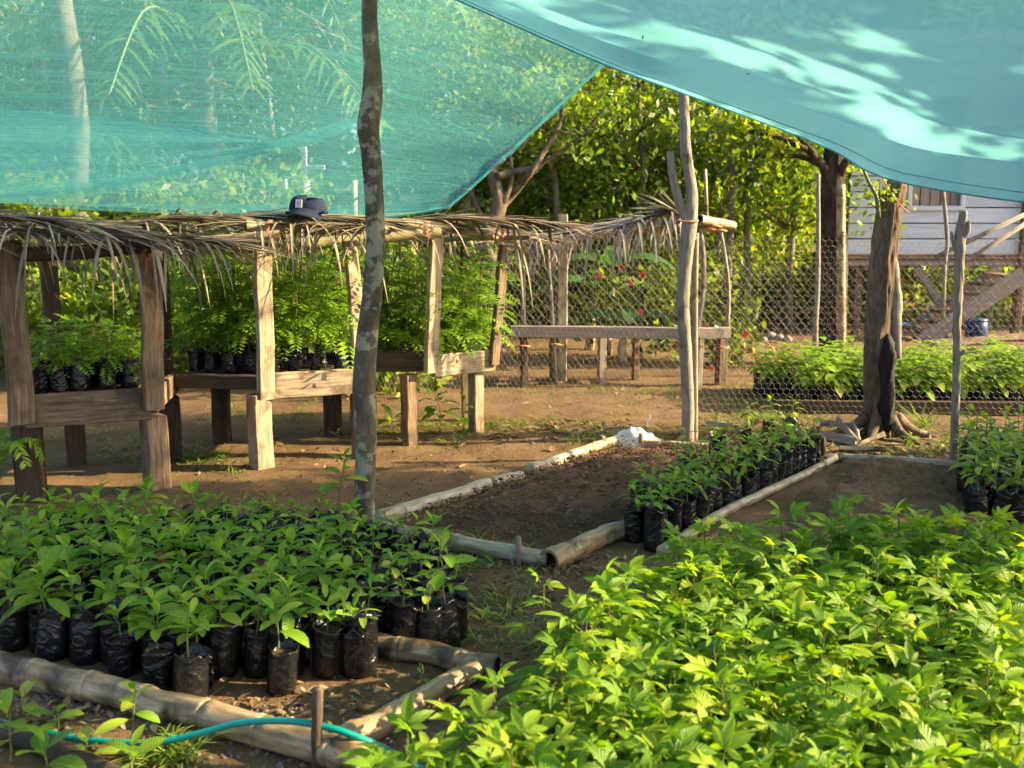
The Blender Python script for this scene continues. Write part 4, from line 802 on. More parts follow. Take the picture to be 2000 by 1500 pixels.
def caught(npt, n, parent, lim):
    cm = MB()
    for q in range(n):
        p = npt(random.uniform(*lim[0]), random.uniform(*lim[1])); L_ = random.uniform(.008, .03); cm.blade(p, (random.gauss(0, 1), random.gauss(0, .3), random.gauss(0, .6)), (0, -.6, .6), L_, L_ * .4, .5, .2, 2)
    tag(cm.build('caught_leaves', 'litter', parent), kind='stuff')
seams(npt, [((.0, .52), (.98, .90)), ((.45, .35), (1.0, .72)), ((.2, .98), (.72, .55)), ((.0, .80), (.6, .99))], t)
caught(npt, 60, t, ((.2, 1), (.3, 1)))
grid_net('fold', 'net', [P(-500, 170, 6.1), P(-100, 205, 6.2), P(300, 240, 6.3), P(560, 275, 6.45)], [P(-500, 385, 6.75), P(-100, 393, 6.75), P(200, 370, 6.7), P(560, 285, 6.45)], 30, 14, t, lambda u, v_: Vector((0, .02 * math.sin(20 * v_ + 3 * u), 0)))
grid_net('fold', 'net', [P(-200, 385, 6.7), P(150, 362, 6.65), P(420, 305, 6.5), P(720, 222, 6.2)], [P(-200, 397, 6.72), P(150, 386, 6.7), P(420, 330, 6.55), P(720, 245, 6.25)], 30, 6, t, lambda u, v_: Vector((0, .012 * math.sin(8 * v_), 0)))
grid_net('fold', 'net', [P(60, 400, 6.8), P(300, 398, 6.8), P(600, 400, 6.85), P(860, 400, 6.95)], [P(60, 404, 6.85), P(300, 416, 6.9), P(600, 420, 6.95), P(860, 408, 7.0)], 30, 4, t, lambda u, v_: Vector((0, .01 * math.sin(8 * v_), 0)))
hem = MB(); hem.loft(smooth_path([botL[3], botL[4], botL[5], botL[6], P(960, 330, 6.82), P(1080, 218, 6.3), P(1200, 104, 5.9)], 4), .009, n=5); hem.build('hem_cord', 'net_thick', t)
# overhead sheet
t = thing('overhead_net', 'dense turquoise shade net stretched overhead at upper right', 'shade net', (0, 0, 0))
hemR = [P(560, -150, 4.9), P(895, 0, 5.1), P(1180, 125, 5.4), P(1335, 182, 5.7), P(1600, 281, 5.6), P(1700, 336, 5.5), P(1800, 364, 5.4), P(2000, 394, 5.3), P(2150, 400, 5.3)]
nearR = [Vector((-1.2, 2.2, 3.15)), Vector((-.6, 2.1, 3.0)), Vector((-.05, 2.0, 2.9)), Vector((.5, 2.0, 2.82)), Vector((1.1, 2.0, 2.72)), Vector((1.6, 2.0, 2.65)), Vector((2.1, 2.0, 2.58)), Vector((2.7, 2.0, 2.5)), Vector((3.3, 2.0, 2.4))]
def fr(u, v_):
    e = math.sin(math.pi * min(1, v_)) ; ph_ = 1.9 * u + v_ * 3.2
    ridge = sum(a_ * math.exp(-((v_ - c_ - s_ * (u - .5)) / w_) ** 2) for a_, c_, s_, w_ in ((.055, .16, .10, .035), (.04, .24, .16, .03), (-.035, .20, .13, .03), (.03, .33, .12, .05), (-.03, .09, .02, .03)))
    return Vector((0, 0, -.16 * e + ridge * (.3 + .7 * math.sin(math.pi * u)) + .012 * math.sin(40 * v_ + 6 * u) * e))
npt = grid_net('sheet', 'net_thick', hemR, nearR, 64, 110, t, fr)
seams(npt, [((.1, .06), (.98, .10))], t, .0018)
caught(npt, 14, t, ((.2, 1), (.02, .4)))
hem = MB(); hem.loft(smooth_path(hemR, 5), .007, n=5); hem.build('hem_cord', 'net_thick', t)

# ------------------------------------------------------------------ bed edgings
random.seed(16)
def edging(name, label, pts, r, mt, nd=4, oe=None, cat='bamboo edging', zf_=.8):
    path = [G(a, c, r * zf_) for a, c in pts]; path = [Vector((p.x, p.y, r * zf_ + gz(p.x, p.y))) for p in path]; path = smooth_path(path, 4); sd_ = random.random() * 50
    path = [p + Vector((.022 * noise.noise((i * .6, sd_, 0)), .022 * noise.noise((sd_, i * .6, 3)), .010 * noise.noise((i * .7, 9, sd_)))) for i, p in enumerate(path)]; b0 = path[0]; mb = MB(); bamboo(mb, [p - b0 for p in path], r, nd, 16, open_end=oe)
    tag(mb.build(name, [mt, 'hole'] if oe is not None else mt, loc=b0), label, cat, 'bamboo and log edgings of the beds')
edging('bamboo_edging', 'long thick bamboo cane edging the left seedling bed in front', [(-80, 1288), (200, 1347), (430, 1408), (720, 1486)], .050, 'bamboo', 7)
edging('bamboo_edging', 'short bamboo cane with an open end right of the seedling bags', [(735, 1258), (850, 1280), (968, 1306)], .042, 'bamboo', 2, 1)
edging('bamboo_edging', 'bamboo cane lying diagonally between the bags and the bright seedlings', [(665, 1452), (800, 1380), (922, 1310)], .041, 'bamboo', 3, 1)
edging('log_edging', 'dark cracked log at the very bottom left', [(-80, 1402), (120, 1466), (300, 1560)], .032, 'wood_dark', 3, cat='log')
edging('bamboo_edging', 'white bamboo cane along the front of the central soil bed', [(742, 1034), (900, 1062), (1072, 1090)], .042, 'bamboo_pale', 3)
edging('log_edging', 'rotten log at the front right corner of the central bed', [(1072, 1092), (1150, 1058), (1228, 1030)], .050, 'bamboo', 2, 0, 'log')
edging('bamboo_edging', 'pale log from the crooked pole along the left of the central bed', [(735, 1012), (850, 978), (955, 946)], .040, 'bamboo_pale', 3, cat='log')
edging('bamboo_edging', 'short pale log in the middle of the central bed left edge', [(962, 944), (1018, 926)], .030, 'bamboo_pale', 1, cat='log')
edging('bamboo_edging', 'thin pale log ending at the white plastic sack', [(1035, 917), (1110, 890), (1205, 858)], .034, 'bamboo_pale', 3, cat='log')
edging('bamboo_edging', 'thin pole closing the back of the central bed', [(1250, 866), (1380, 872), (1500, 880)], .022, 'bamboo_pale', 3, cat='log')
edging('log_edging', 'long log between the row of bagged seedlings and the heaped soil', [(1290, 1075), (1390, 1018), (1505, 958), (1638, 891)], .027, 'bamboo_pale', 4, cat='log')
edging('log_edging', 'straight pale log along the back of the heaped soil', [(1640, 893), (1780, 901), (1940, 912)], .032, 'bamboo_pale', 4, cat='log')
def stake(label, px, py, h, r, mt='wood_grey', lean=.02, fork=False):
    b0 = G(px, py); mb = MB(); mb.loft([(0, 0, -.05), (lean * .3, 0, h * .4), (lean, 0, h * .97), (lean, 0, h)], [r, r * .95, r * .92, r * .75], n=8, jit=.12); tag(mb.build('stake', mt, loc=b0), label, 'stake', 'short stakes holding the edgings')
stake('thick short stake in front of the long bamboo at the bottom', 618, 1500, .235, .017, 'bark_stump', .01)
stake('short stake beside the base of the crooked pole', 745, 1050, .085, .020, 'wood_grey', 0)
stake('thin stake in front of the white bamboo', 1013, 1102, .125, .014, 'wood_grey', 0)
stake('thin stake beside the rotten log', 1126, 1094, .09, .011, 'bamboo', 0)
stake('dark stake in front of the white plastic sack', 1252, 872, .09, .018, 'wood_grey', 0)
stake('dark stake at the far end of the bagged row', 1606, 890, .12, .02, 'wood_dark', 0)
stake('dark stake among the seedlings at the right edge', 1956, 905, .22, .018, 'wood_dark', .01)
stake('small stake at the corner of the pale log', 1176, 868, .06, .018, 'wood_grey', 0)

# hose
mb = MB(); hp = [G(-60, 1395, .02), G(60, 1425, .03), G(180, 1446, .03), G(300, 1450, .04), G(390, 1432, .07), G(470, 1412, .105), G(560, 1408, .13), G(640, 1420, .12), G(700, 1440, .09), G(750, 1462, .05), G(800, 1490, .02), G(880, 1530, .015)]
b0 = hp[0]; mb.loft(smooth_path([p - b0 for p in hp], 6), .0095, n=10); tag(mb.build('garden_hose', 'hose', loc=b0), 'turquoise garden hose looped over the thick bamboo', 'hose')

# clear plastic sack and wood scraps
b0 = G(1243, 866); mb = MB(); vs = []; nU, nV = 44, 14
for j in range(nV + 1):
    v_ = j / nV
    for i in range(nU):
        th = 2 * math.pi * i / nU; rr = (1 - v_) ** .55; k = 1 + .28 * noise.noise((math.cos(th) * 2.7, math.sin(th) * 2.7, v_ * 4))
        vs.append((math.cos(th) * .165 * rr * k - .02 * v_, math.sin(th) * .11 * rr * k, -.005 + .125 * v_ ** .8 * (.9 + .3 * noise.noise((math.cos(th) * 3 * rr, math.sin(th) * 3 * rr, 6)))))
mb.add(vs, [(j * nU + i, j * nU + (i + 1) % nU, (j + 1) * nU + (i + 1) % nU, (j + 1) * nU + i) for j in range(nV) for i in range(nU)])
tag(mb.build('plastic_sack', 'plastic', loc=b0), 'crumpled clear plastic sack lying behind the central soil bed', 'plastic sack')
for k, (a, c, wd_, mt, lb) in enumerate([((1598, 850, .02), (1672, 862, .03), .06, 'wood_grey', 'flat grey wood scrap pointing left at the chopped tree foot'), ((1672, 862, .03), (1636, 818, .10), .05, 'wood_grey', 'upright pointed wood scrap leaning at the chopped tree foot'), ((1665, 825, .10), (1680, 862, .02), .035, 'wood_pale', 'curved pale wood scrap leaning beside the pointed scrap'), ((1604, 826, .05), (1668, 832, .08), .045, 'wood_pale', 'wood scrap lying across the scrap pile'), ((1668, 874, .02), (1727, 848, .09), .03, 'wood_pale', 'forked pale stick nearest the heaped soil'), ((1380, 828, .02), (1432, 832, .02), .05, 'wood_grey', 'wood chip on the grass right of the forked pole'), ((1180, 838, .01), (1260, 842, .02), .04, 'wood_pale', 'pale bark strip behind the plastic sack'), ((1262, 835, .02), (1270, 812, .08), .03, 'wood_grey', 'small board standing behind the plastic sack'), ((1640, 876, .02), (1730, 878, .02), .03, 'bamboo', 'thin stick lying behind the pale log')]):
    p, q = G(*a), G(*c); b0 = p.copy(); mb = MB(); mb.plank((0, 0, 0), q - p, wd_, .018, (.3, .5, 1), .004, 4, .006); tag(mb.build('wood_scrap', mt, loc=b0), lb, 'wood scrap', 'wood scraps by the chopped tree')

# ------------------------------------------------------------------ seedlings
def bag_mesh(r, h, seed, top=True, tilt=0):
    rnd = random.Random(seed); mb = MB(); n = 12; vs = []; uv = []
    prof = [(0, .80), (.04, .98), (.25, 1.03), (.5, 1.0), (.72, 1.02), (.86, .99), (.95, 1.02), (1.0, 1.06)]
    for j, (t_, f) in enumerate(prof):
        for i in range(n):
            th = 2 * math.pi * i / n; k = f * (1 + .13 * noise.noise((math.cos(th) * 2.2, math.sin(th) * 2.2, t_ * 4 + seed)))
            zz = t_ * h + (.018 * noise.noise((math.cos(th) * 1.5, math.sin(th) * 1.5, seed + 9)) * 2.6 if t_ > .9 else 0)
            vs.append((math.cos(th) * r * k + tilt * t_, math.sin(th) * r * k, zz))
    m_ = len(prof); fs = [(j * n + i, j * n + (i + 1) % n, (j + 1) * n + (i + 1) % n, (j + 1) * n + i) for j in range(m_ - 1) for i in range(n)]
    # inner side down to the soil
    for i in range(n):
        x, y, z = vs[(m_ - 1) * n + i]; vs.append((x * .93, y * .93, z - .001))
    for i in range(n):
        x, y, z = vs[(m_ - 4) * n + i]; vs.append((x * .93, y * .93, h * .84))
    for jj in (m_ - 1, m_): fs += [(jj * n + i, jj * n + (i + 1) % n, (jj + 1) * n + (i + 1) % n, (jj + 1) * n + i) for i in range(n)]
    mb.add(vs, fs); k = len(mb.v); so_ = MB()
    mb.add([(math.cos(6.2832 * i / n) * r * .95 + tilt * .85, math.sin(6.2832 * i / n) * r * .95, h * .845 + rnd.uniform(-.003, .003)) for i in range(n)], [tuple(range(n))], None, 1)
    return mb.mesh('polybag', ['bag', 'bed'])
BAGS = [bag_mesh(.055, random.uniform(.15, .18), k, tilt=random.uniform(-.015, .015)) for k in range(9)]
BAGS_TALL = [bag_mesh(.050, .20, 20 + k, tilt=random.uniform(-.008, .008)) for k in range(4)]
BAGS_SMALL = [bag_mesh(.040, .11, 40 + k) for k in range(3)]
def leaf_mesh(L, W, droop, fold, mat_, n=5, pet=.12, pw=(.8, .75)):
    mb = MB(); mb.loft([(0, 0, 0), (0, L * pet, .002)], [.0016, .0012], n=4, cap=False); mb.blade((0, L * pet, .002), (0, 1, .12), (0, 0, 1), L, W, droop, fold, n, pw=pw); return mb.mesh('leaf', mat_)
BROAD = [leaf_mesh(random.uniform(.075, .115), random.uniform(.034, .05), random.uniform(.3, 1.0), random.uniform(.15, .4), 'leaf_broad') for _ in range(9)]
BIGL = [leaf_mesh(random.uniform(.13, .17), random.uniform(.058, .072), random.uniform(.5, 1.1), random.uniform(.2, .4), 'leaf_broad', 7) for _ in range(3)]
GLOSS = [leaf_mesh(random.uniform(.08, .12), random.uniform(.034, .046), random.uniform(.4, 1.1), random.uniform(.2, .4), 'leaf_mid') for _ in range(7)]
YELL = [leaf_mesh(random.uniform(.06, .10), random.uniform(.03, .045), random.uniform(.3, .9), .3, 'leaf_yellow') for _ in range(3)]
DEAD = [leaf_mesh(.07, .03, 1.6, .7, 'leaf_dead') for _ in range(2)]
def palmate(seed, mat_='leaf_palmate'):
    rnd = random.Random(seed); mb = MB(); pl = rnd.uniform(.05, .085); tip = Vector((0, pl, pl * .18)); mb.loft([(0, 0, 0), tip], [.0018, .0013], n=4, cap=False)
    for a, f in ((-105, .55), (-52, .86), (0, 1.0), (52, .86), (105, .55)):
        an = R(a + rnd.uniform(-9, 9)); L = rnd.uniform(.095, .13) * f
        d = Vector((math.sin(an), math.cos(an), rnd.uniform(-.05, .2))); mb.blade(tip, d, (0, 0, 1), L, L * rnd.uniform(.33, .41), rnd.uniform(.4, .95), rnd.uniform(.2, .42), 7, 0, 0, .06, pw=(.9, 1.2))
    return mb.mesh('leaf', mat_)
PALM = [palmate(k) for k in range(12)]
def stem_mesh(h, mat_='stem'):
    mb = MB(); mb.loft(wob((0, 0, 0), (random.uniform(-.015, .015), random.uniform(-.015, .015), h), 4, .01, h * 50), interp([0, 1], [.0034, .0018], 5), n=5, cap=False); return mb.mesh('stem', mat_)
STEMS = {h: [stem_mesh(h / 100, 'stem' if h < 25 else 'stem_brown') for _ in range(3)] for h in (8, 12, 16, 20, 26, 32)}
def put(name, me, parent, loc=(0, 0, 0), rot=(0, 0, 0), s=1.0):
    o = bpy.data.objects.new(name, me); COL.objects.link(o); o.parent = parent; o.location = loc; o.rotation_euler = rot; o.scale = (s, s, s); return o
def seedling(name, label, cat, p, bags, hkey, leaves, nl, group, bag_h, up=(1.0, -.1), scale=1.0, extra=None, lean=.12, nolow=.45):
    z = gz(p.x, p.y); t = thing(name, label, cat, (p.x, p.y, z - .004 + (p.z if p.z > .2 else 0)), random.uniform(0, 6.28), group)
    if bags: put('polybag', random.choice(bags), t, rot=(random.gauss(0, .06), random.gauss(0, .06), random.uniform(0, 6.28)), s=random.uniform(.86, 1.04)).scale.z *= random.uniform(.85, 1.12)
    lx, ly = random.gauss(0, lean * .5), random.gauss(0, lean * .5); h = hkey / 100
    put('stem', random.choice(STEMS[hkey]), t, (0, 0, bag_h), (lx, ly, 0))
    az = random.uniform(0, 6.28)
    for k in range(nl):
        f = k / max(1, nl - 1); hh_ = h * (nolow + (1 - nolow) * f); az += 2.4 + random.uniform(-.3, .3)
        pit = up[1] + (up[0] - up[1]) * f ** 1.6 + random.uniform(-.22, .22); s_ = scale * (1.05 - .45 * f ** 2) * random.uniform(.8, 1.15)
        ms = leaves
        if extra and random.random() < extra[1] and f < .7: ms = extra[0]
        put('leaf', random.choice(ms), t, (math.sin(ly) * hh_, -math.sin(lx) * hh_, bag_h + hh_), (pit, random.uniform(-.35, .35), az), s_)
    return t
def inside(p, poly):
    c = False; n = len(poly)
    for i in range(n):
        a, b_ = poly[i], poly[(i + 1) % n]
        if (a.y > p.y) != (b_.y > p.y) and p.x < (b_.x - a.x) * (p.y - a.y) / (b_.y - a.y) + a.x: c = not c
    return c
def proj(p):
    q = cam_o_inv @ p; return (1000 + F * q.x / -q.z, 750 - F * q.y / -q.z)
cam_o_inv = (Matrix.Translation(cam_o.location) @ cam_o.rotation_euler.to_matrix().to_4x4()).inverted()
# left bed: broad leaved seedlings in black bags
random.seed(21)
poly = [G(-90, 1235), G(60, 1290), G(200, 1310), G(395, 1375), G(405, 1330), G(560, 1345), G(735, 1315), G(745, 1262), G(895, 1280), G(905, 1215), G(880, 1120), G(700, 1085), G(640, 1060), G(300, 1055), G(-90, 1080)]
GL = 'bagged broad-leaved seedlings of the left bed'; cnt = 0
lb_back = 'light green seedling in a black bag towards the back of the left bed'
lb_front = 'broad-leaved seedling in a black bag in the front half of the left bed'
ORD = 'first second third fourth fifth sixth seventh eighth ninth tenth eleventh twelfth thirteenth fourteenth fifteenth sixteenth seventeenth eighteenth nineteenth twentieth'.split()
done_cols = set(); front = []
for j in range(24):
    for i in range(28):
        p = Vector((-2.6 + i * .113 + (.055 if j % 2 else 0) + random.gauss(0, .008), 2.9 + j * .104 + random.gauss(0, .008), 0))
        if not inside(p, poly): continue
        sx_, sy_ = proj(p)
        if sx_ < -70: continue
        back = sy_ > 0 and p.y > 3.95
        big = (p.y < 3.95 and p.x < -1.0)
        if random.random() < .04: continue
        if sx_ > 690 and random.random() < .85:
            seedling('broadleaf_seedling', 'small young seedling in a black bag along the right side of the left bed', 'seedling', p, BAGS, 8, BROAD, random.randint(4, 6), GL + ' right side', .15, (.9, 0), random.uniform(.5, .8), (YELL, .1)); cnt += 1; continue
        if back and p.x > -1.35 and random.random() < .75:
            seedling('broadleaf_seedling', 'small pale seedling in a dark open bag at the back right of the left bed', 'seedling', p, BAGS, 8, BROAD, random.randint(4, 6), GL + ' back right', .15, (.9, 0), random.uniform(.55, .85), (YELL, .2)); cnt += 1; continue
        sd_ = seedling('broadleaf_seedling', lb_back if back else lb_front, 'seedling', p, BAGS, random.choice([8, 12, 16, 16] if not back else [8, 12, 16]), BROAD if not (big and random.random() < .5) else BIGL + BROAD * 2, random.randint(7, 10) if not back else random.randint(6, 9), GL + (' back' if back else ' front'), .14, (1.05, .0), random.uniform(.72, 1.12) * (.95 if back else 1.0), (YELL + DEAD, .05 if not back else .12)); cnt += 1
        if i not in done_cols and sx_ > 5: front.append((sx_, sd_))
        done_cols.add(i)
for k, (q, o) in enumerate(sorted(front, key=lambda e: e[0])):
    if k < 20: o['label'] = 'broad-leaved seedling in the %s black bag from the left along the front edge' % ORD[k]
# distinct ones
for (px, py, lb, hk, nl, sc_) in [(870, 1262, 'tall lone seedling at the right corner of the left bed', 26, 8, 1.05), (708, 1318, 'small seedling in an upright shiny black bag at the front right', 8, 3, .7), (548, 1348, 'seedling in a torn open bag at the front of the left bed', 12, 5, 1.0), (372, 1372, 'seedling in a slumped bag leaning on the long bamboo', 16, 5, .9), (660, 1062, 'tall fresh seedling beside the crooked pole', 26, 8, 1.1)]:
    seedling('broadleaf_seedling', lb, 'seedling', G(px, py), BAGS_TALL if px == 708 else BAGS, hk, BROAD, nl, 'single seedlings of the left bed', .15, (1.0, .0), sc_)
# right foreground bed: palmate seedlings
random.seed(22)
zc = .27
poly = [G(a_, c_, zc) for a_, c_ in [(585, 1600), (765, 1482), (920, 1398), (1050, 1340), (1115, 1250), (1205, 1165), (1290, 1092), (1400, 1050), (1560, 1032), (1750, 1026), (1900, 1030), (2120, 1025), (2300, 1800), (560, 1800)]]
GP = 'palmate seedlings crowding the near right bed'; cp = 0
for j in range(30):
    for i in range(30):
        p = Vector((-.72 + i * .122 + (.064 if j % 2 else 0) + random.gauss(0, .012), 1.25 + j * .105 + random.gauss(0, .012), 0))
        if not inside(p, poly) or cp >= 300: continue
        sx_, sy_ = proj(p + Vector((0, 0, .3)))
        if sx_ > 2080 or sy_ > 1700: continue
        near = p.y < 2.3
        gap = noise.noise((p.x * 2.1, p.y * 2.1, 5)) > .42
        seedling('palmate_seedling', 'palmate-leaved seedling at the far edge of the near right bed' if p.y > 3.35 else ('palmate-leaved seedling in the sunlit middle of the near right bed' if p.y > 2.3 else 'blurred palmate-leaved seedling closest to the camera'), 'seedling', p, BAGS_SMALL, random.choice([16, 20, 26]) if not gap else 12, PALM, random.randint(10, 13) if not gap else 5, GP + (' far' if p.y > 3.35 else ' mid' if p.y > 2.3 else ' near'), .09, (.95, -.12), random.uniform(.68, 1.08), (YELL + DEAD, .04), nolow=.35); cp += 1
seedling('palmate_seedling', 'taller palmate seedling poking out beside the dirt path', 'seedling', G(1060, 1390), BAGS_SMALL, 32, PALM, 7, 'single palmate seedlings', .09, (.9, -.2), .8)
# row of bagged seedlings right of the central bed
random.seed(23)
a0 = G(1250, 1066); a1 = G(1590, 895); d = (a1 - a0); Ld = d.length; d.normalize(); nrm = Vector((-d.y, d.x, 0)); k = 0
for j in range(int(Ld / .112)):
    for i in range(3):
        p = a0 + d * (j * .112 + .03 * i) + nrm * (i * .108 - .05) + Vector((random.gauss(0, .008), random.gauss(0, .008), 0))
        if j < 2 and i == 2: continue
        lb = 'seedling in a black bag in the long row right of the central bed'
        if i == 0 and 0 < j < 20: lb = 'seedling in the %s bag from the front along the log side of the long row' % ORD[j]
        if j == 0 and i == 0: lb = 'front bag of the long row with a young pale-leaved seedling'
        seedling('glossy_seedling', lb, 'seedling', p, BAGS_TALL if j < 3 else BAGS, random.choice([8, 12, 16]), GLOSS if random.random() < .7 else BROAD, random.randint(6, 9), 'row of bagged seedlings beside the central bed' + (' front' if j == 0 and i == 0 else ''), .17 if j < 3 else .145, (1.0, -.2), random.uniform(.6, .9), (DEAD, .06))
for (px, py) in [(1545, 868), (1500, 870), (1460, 880), (1400, 900), (1340, 940)]:
    seedling('glossy_seedling', 'taller seedling on the inner side of the long bagged row', 'seedling', G(px, py), BAGS, 16, GLOSS, 8, 'inner seedlings of the long bagged row', .145, (1.0, -.2), .75)
# cluster at the right edge
for j in range(11):
    for i in range(5):
        p = Vector((2.30 + i * .112 + j * .05 + random.gauss(0, .01), 4.95 + j * .12 + random.gauss(0, .01), 0))
        if proj(p)[0] > 2060: continue
        seedling('glossy_seedling', 'dark glossy seedling in the bagged cluster at the right edge', 'seedling', p, BAGS, random.choice([12, 16, 20]), GLOSS, random.randint(7, 10), 'seedlings clustered at the right edge', .145, (1.0, -.2), random.uniform(.75, 1.05), (DEAD, .04))
# bed beyond the chicken wire
random.seed(24)
def bushy(seed, mat_, h, spread, n, L):
    rnd = random.Random(seed); mb = MB()
    for k in range(n):
        az = k * 2.4 + rnd.uniform(-.3, .3); f = (k + 1) / n; z = h * (.3 + .7 * f); d = Vector((math.cos(az), math.sin(az), -.1 + .9 * f ** 2)); mb.blade((math.cos(az) * .012, math.sin(az) * .012, z), d, (0, 0, 1), L * rnd.uniform(.7, 1.15) * (1.1 - .4 * f), L * .45, .8, .25, 3)
    return mb.mesh('foliage', mat_)
FARV = [bushy(k, 'far_leaf', random.uniform(.14, .22), .1, 14, .11) for k in range(6)]
for j in range(8):
    for i in range(22):
        p = Vector((2.30 + i * .125 + .06 * (j % 2) + random.gauss(0, .012) + j * .02, 7.95 + j * .135 + random.gauss(0, .012), 0))
        if proj(p)[0] > 2050 or proj(p)[0] < 1565: continue
        t = thing('far_seedling', 'bright seedling in the bed beyond the chicken wire', 'seedling', (p.x, p.y, 0), random.uniform(0, 6.28), 'seedlings of the bed beyond the chicken wire')
        put('polybag', random.choice(BAGS), t, s=.9); put('stem', random.choice(STEMS[16]), t, (0, 0, .12)); put('foliage', random.choice(FARV), t, (0, 0, .115), s=random.uniform(1.25, 1.7))
for j in range(3):
    for i in range(4):
        p = Vector((2.16 + i * .125 + random.gauss(0, .01), 8.55 + j * .14, 0)); t = thing('far_seedling', 'seedling in the small separate group of black pots left of the far bed', 'seedling', (p.x, p.y, 0), random.uniform(0, 6.28), 'small group of potted seedlings by the far bed')
        put('polybag', random.choice(BAGS), t, s=.95); put('stem', random.choice(STEMS[16]), t, (0, 0, .12)); put('foliage', random.choice(FARV), t, (0, 0, .13), s=random.uniform(1.2, 1.5))
b0 = Vector((2.05, 7.82, 0)); mb = MB(); mb.plank((0, 0, .05), (3.2, -.12, .05), .11, .04, (0, 0, 1)); tag(mb.build('edge_board', 'wood_dark', loc=b0), 'dark board edging the bed beyond the chicken wire', 'board')
# seedlings on the benches
random.seed(25)
def feathery(seed, h, ns, L, wide):
    rnd = random.Random(seed); mb = MB(); mb.loft(wob((0, 0, 0), (rnd.uniform(-.03, .03), rnd.uniform(-.03, .03), h), 4, .02, seed), interp([0, 1], [.004, .0018], 5), n=4, cap=False, mi=1)
    for k in range(ns):
        f = (k + .5) / ns; z = h * (.16 + .84 * f); az = k * 2.4 + rnd.uniform(-.4, .4); el = -.1 + .7 * f + rnd.uniform(-.25, .25); L_ = L * rnd.uniform(.75, 1.15) * (1.1 - .35 * f)
        d = Vector((math.cos(az) * math.cos(el), math.sin(az) * math.cos(el), math.sin(el))); c = Vector((0, 0, z)); up = Vector((0, 0, 1)); side = d.cross(up).normalized(); dd = d.copy(); m_ = 8
        for q in range(m_):
            c = c + dd * (L_ / m_); dd = (dd + Vector((0, 0, -.11))).normalized()
            for sg in (-1, 1):
                sl_ = L_ * .30 * math.sin(math.pi * (.22 + .7 * q / m_)); e = (dd * .55 + side * sg + Vector((0, 0, rnd.uniform(-.25, .1)))).normalized(); s2 = dd * (sl_ * wide)
                mb.add([c, c + e * sl_ * .5 + s2, c + e * sl_, c + e * sl_ * .5 - s2 * .7], [(0, 1, 2, 3)])
    return mb.mesh('foliage', ['feather', 'stem_brown'])
FEA = [feathery(k, random.uniform(.42, .58), 22, .20, .22) for k in range(5)]
FEB = [feathery(20 + k, random.uniform(.18, .27), 13, .16, .26) for k in range(4)]
def bench_plants(p, q, rows, step, deckz, meshes, name, label, group, bags, off=.06, back=(-.12, 1), bagscale=.8, bh=.12):
    p, q = vec(p), vec(q); L = (q - p).length; bk = Vector((back[0], back[1], 0)).normalized()
    for r_ in range(rows):
        for k in range(int(L / step)):
            s_ = p.lerp(q, (k + .5) * step / L) + bk * (off + r_ * step * 1.1) + Vector((random.gauss(0, .012), random.gauss(0, .012), 0))
            t = thing(name, label, 'seedling', (s_.x, s_.y, deckz), random.uniform(0, 6.28), group)
            if bags: put('polybag', random.choice(BAGS), t, rot=(random.gauss(0, .08), random.gauss(0, .08), 0), s=bagscale)
            put('foliage', random.choice(meshes), t, (0, 0, bh if bags else .01), (random.gauss(0, .1), random.gauss(0, .1), 0), random.uniform(.7, 1.0) if meshes is FEB else random.uniform(.95, 1.35))
bench_plants(A0, A1, 5, .105, .575, FEB, 'fern_leaved_seedling', 'low ferny seedling in a black bag on the far left bench', 'seedlings on the far left bench', True, .08, bagscale=.85)
bench_plants(B0, B1, 5, .13, .565, FEA, 'feathery_seedling', 'tall feathery seedling on the shaded part of the middle bench', 'seedlings on the shaded part of the middle bench', True, .16, bagscale=.7)
bench_plants(B1, B2, 5, .13, .565, FEA, 'feathery_seedling', 'tall feathery seedling on the middle bench right of its pale post', 'seedlings right of the pale post', True, .12, bagscale=.6)
bench_plants(C0, C1, 5, .12, .575, FEA, 'feathery_seedling', 'bright feathery seedling on the right-hand bench just right of the crooked pole', 'seedlings right of the crooked pole', False, .08)
bench_plants(C1, C2, 5, .12, .575, FEA, 'feathery_seedling', 'bright feathery seedling at the open end of the right-hand bench', 'seedlings at the end of the right-hand bench', False, .08)
# loose small plants
random.seed(26)
for (px, py, lb, hk, nl, mt, sc_) in [(45, 1395, 'bright yellow green sprout at the left edge below the bamboo', 8, 4, YELL, 1.1), (255, 1448, 'pale green sprout standing in front of the hose', 16, 7, YELL + BROAD, 1.0), (175, 1500, 'small yellowish sprout at the bottom left', 8, 5, YELL, 1.0), (20, 1490, 'drooping yellow green sprout in the bottom left corner', 16, 6, YELL + BROAD, 1.3), (110, 1440, 'green sprout over the hose near the left edge', 8, 5, BROAD, 1.0), (90, 1540, 'dark green sprout at the bottom edge', 12, 6, BROAD, 1.1), (260, 1520, 'broad sprout at the bottom edge beside the grass tuft', 8, 6, BROAD, 1.0), (825, 1345, 'tiny sprout in the bare soil of the left bed', 8, 3, BROAD, .4), (1610, 925, 'small leafy weed on the heaped soil by the log', 8, 5, GLOSS, .6), (1720, 850, 'low weed at the foot of the chopped tree', 8, 6, BROAD, .7), (1810, 850, 'green weed right of the chopped tree', 8, 9, BROAD, .9), (860, 850, 'leafy sapling under the right-hand bench', 32, 12, BIGL, 1.0), (770, 845, 'broad-leaved weed behind the crooked pole', 12, 6, BIGL, 1.2), (905, 845, 'slender sapling under the end of the right-hand bench', 26, 6, BIGL, .8), (222, 905, 'little sprout under the far left bench', 8, 5, BROAD, .5), (660, 865, 'weed under the middle bench', 8, 5, BROAD, .6), (1780, 870, 'low weed behind the pale log', 8, 7, BROAD, .8)]:
    seedling('sprout', lb, 'plant', G(px, py), None, hk, mt, nl, 'loose sprouts', 0, (1.0, .0), sc_)
mb = MB()
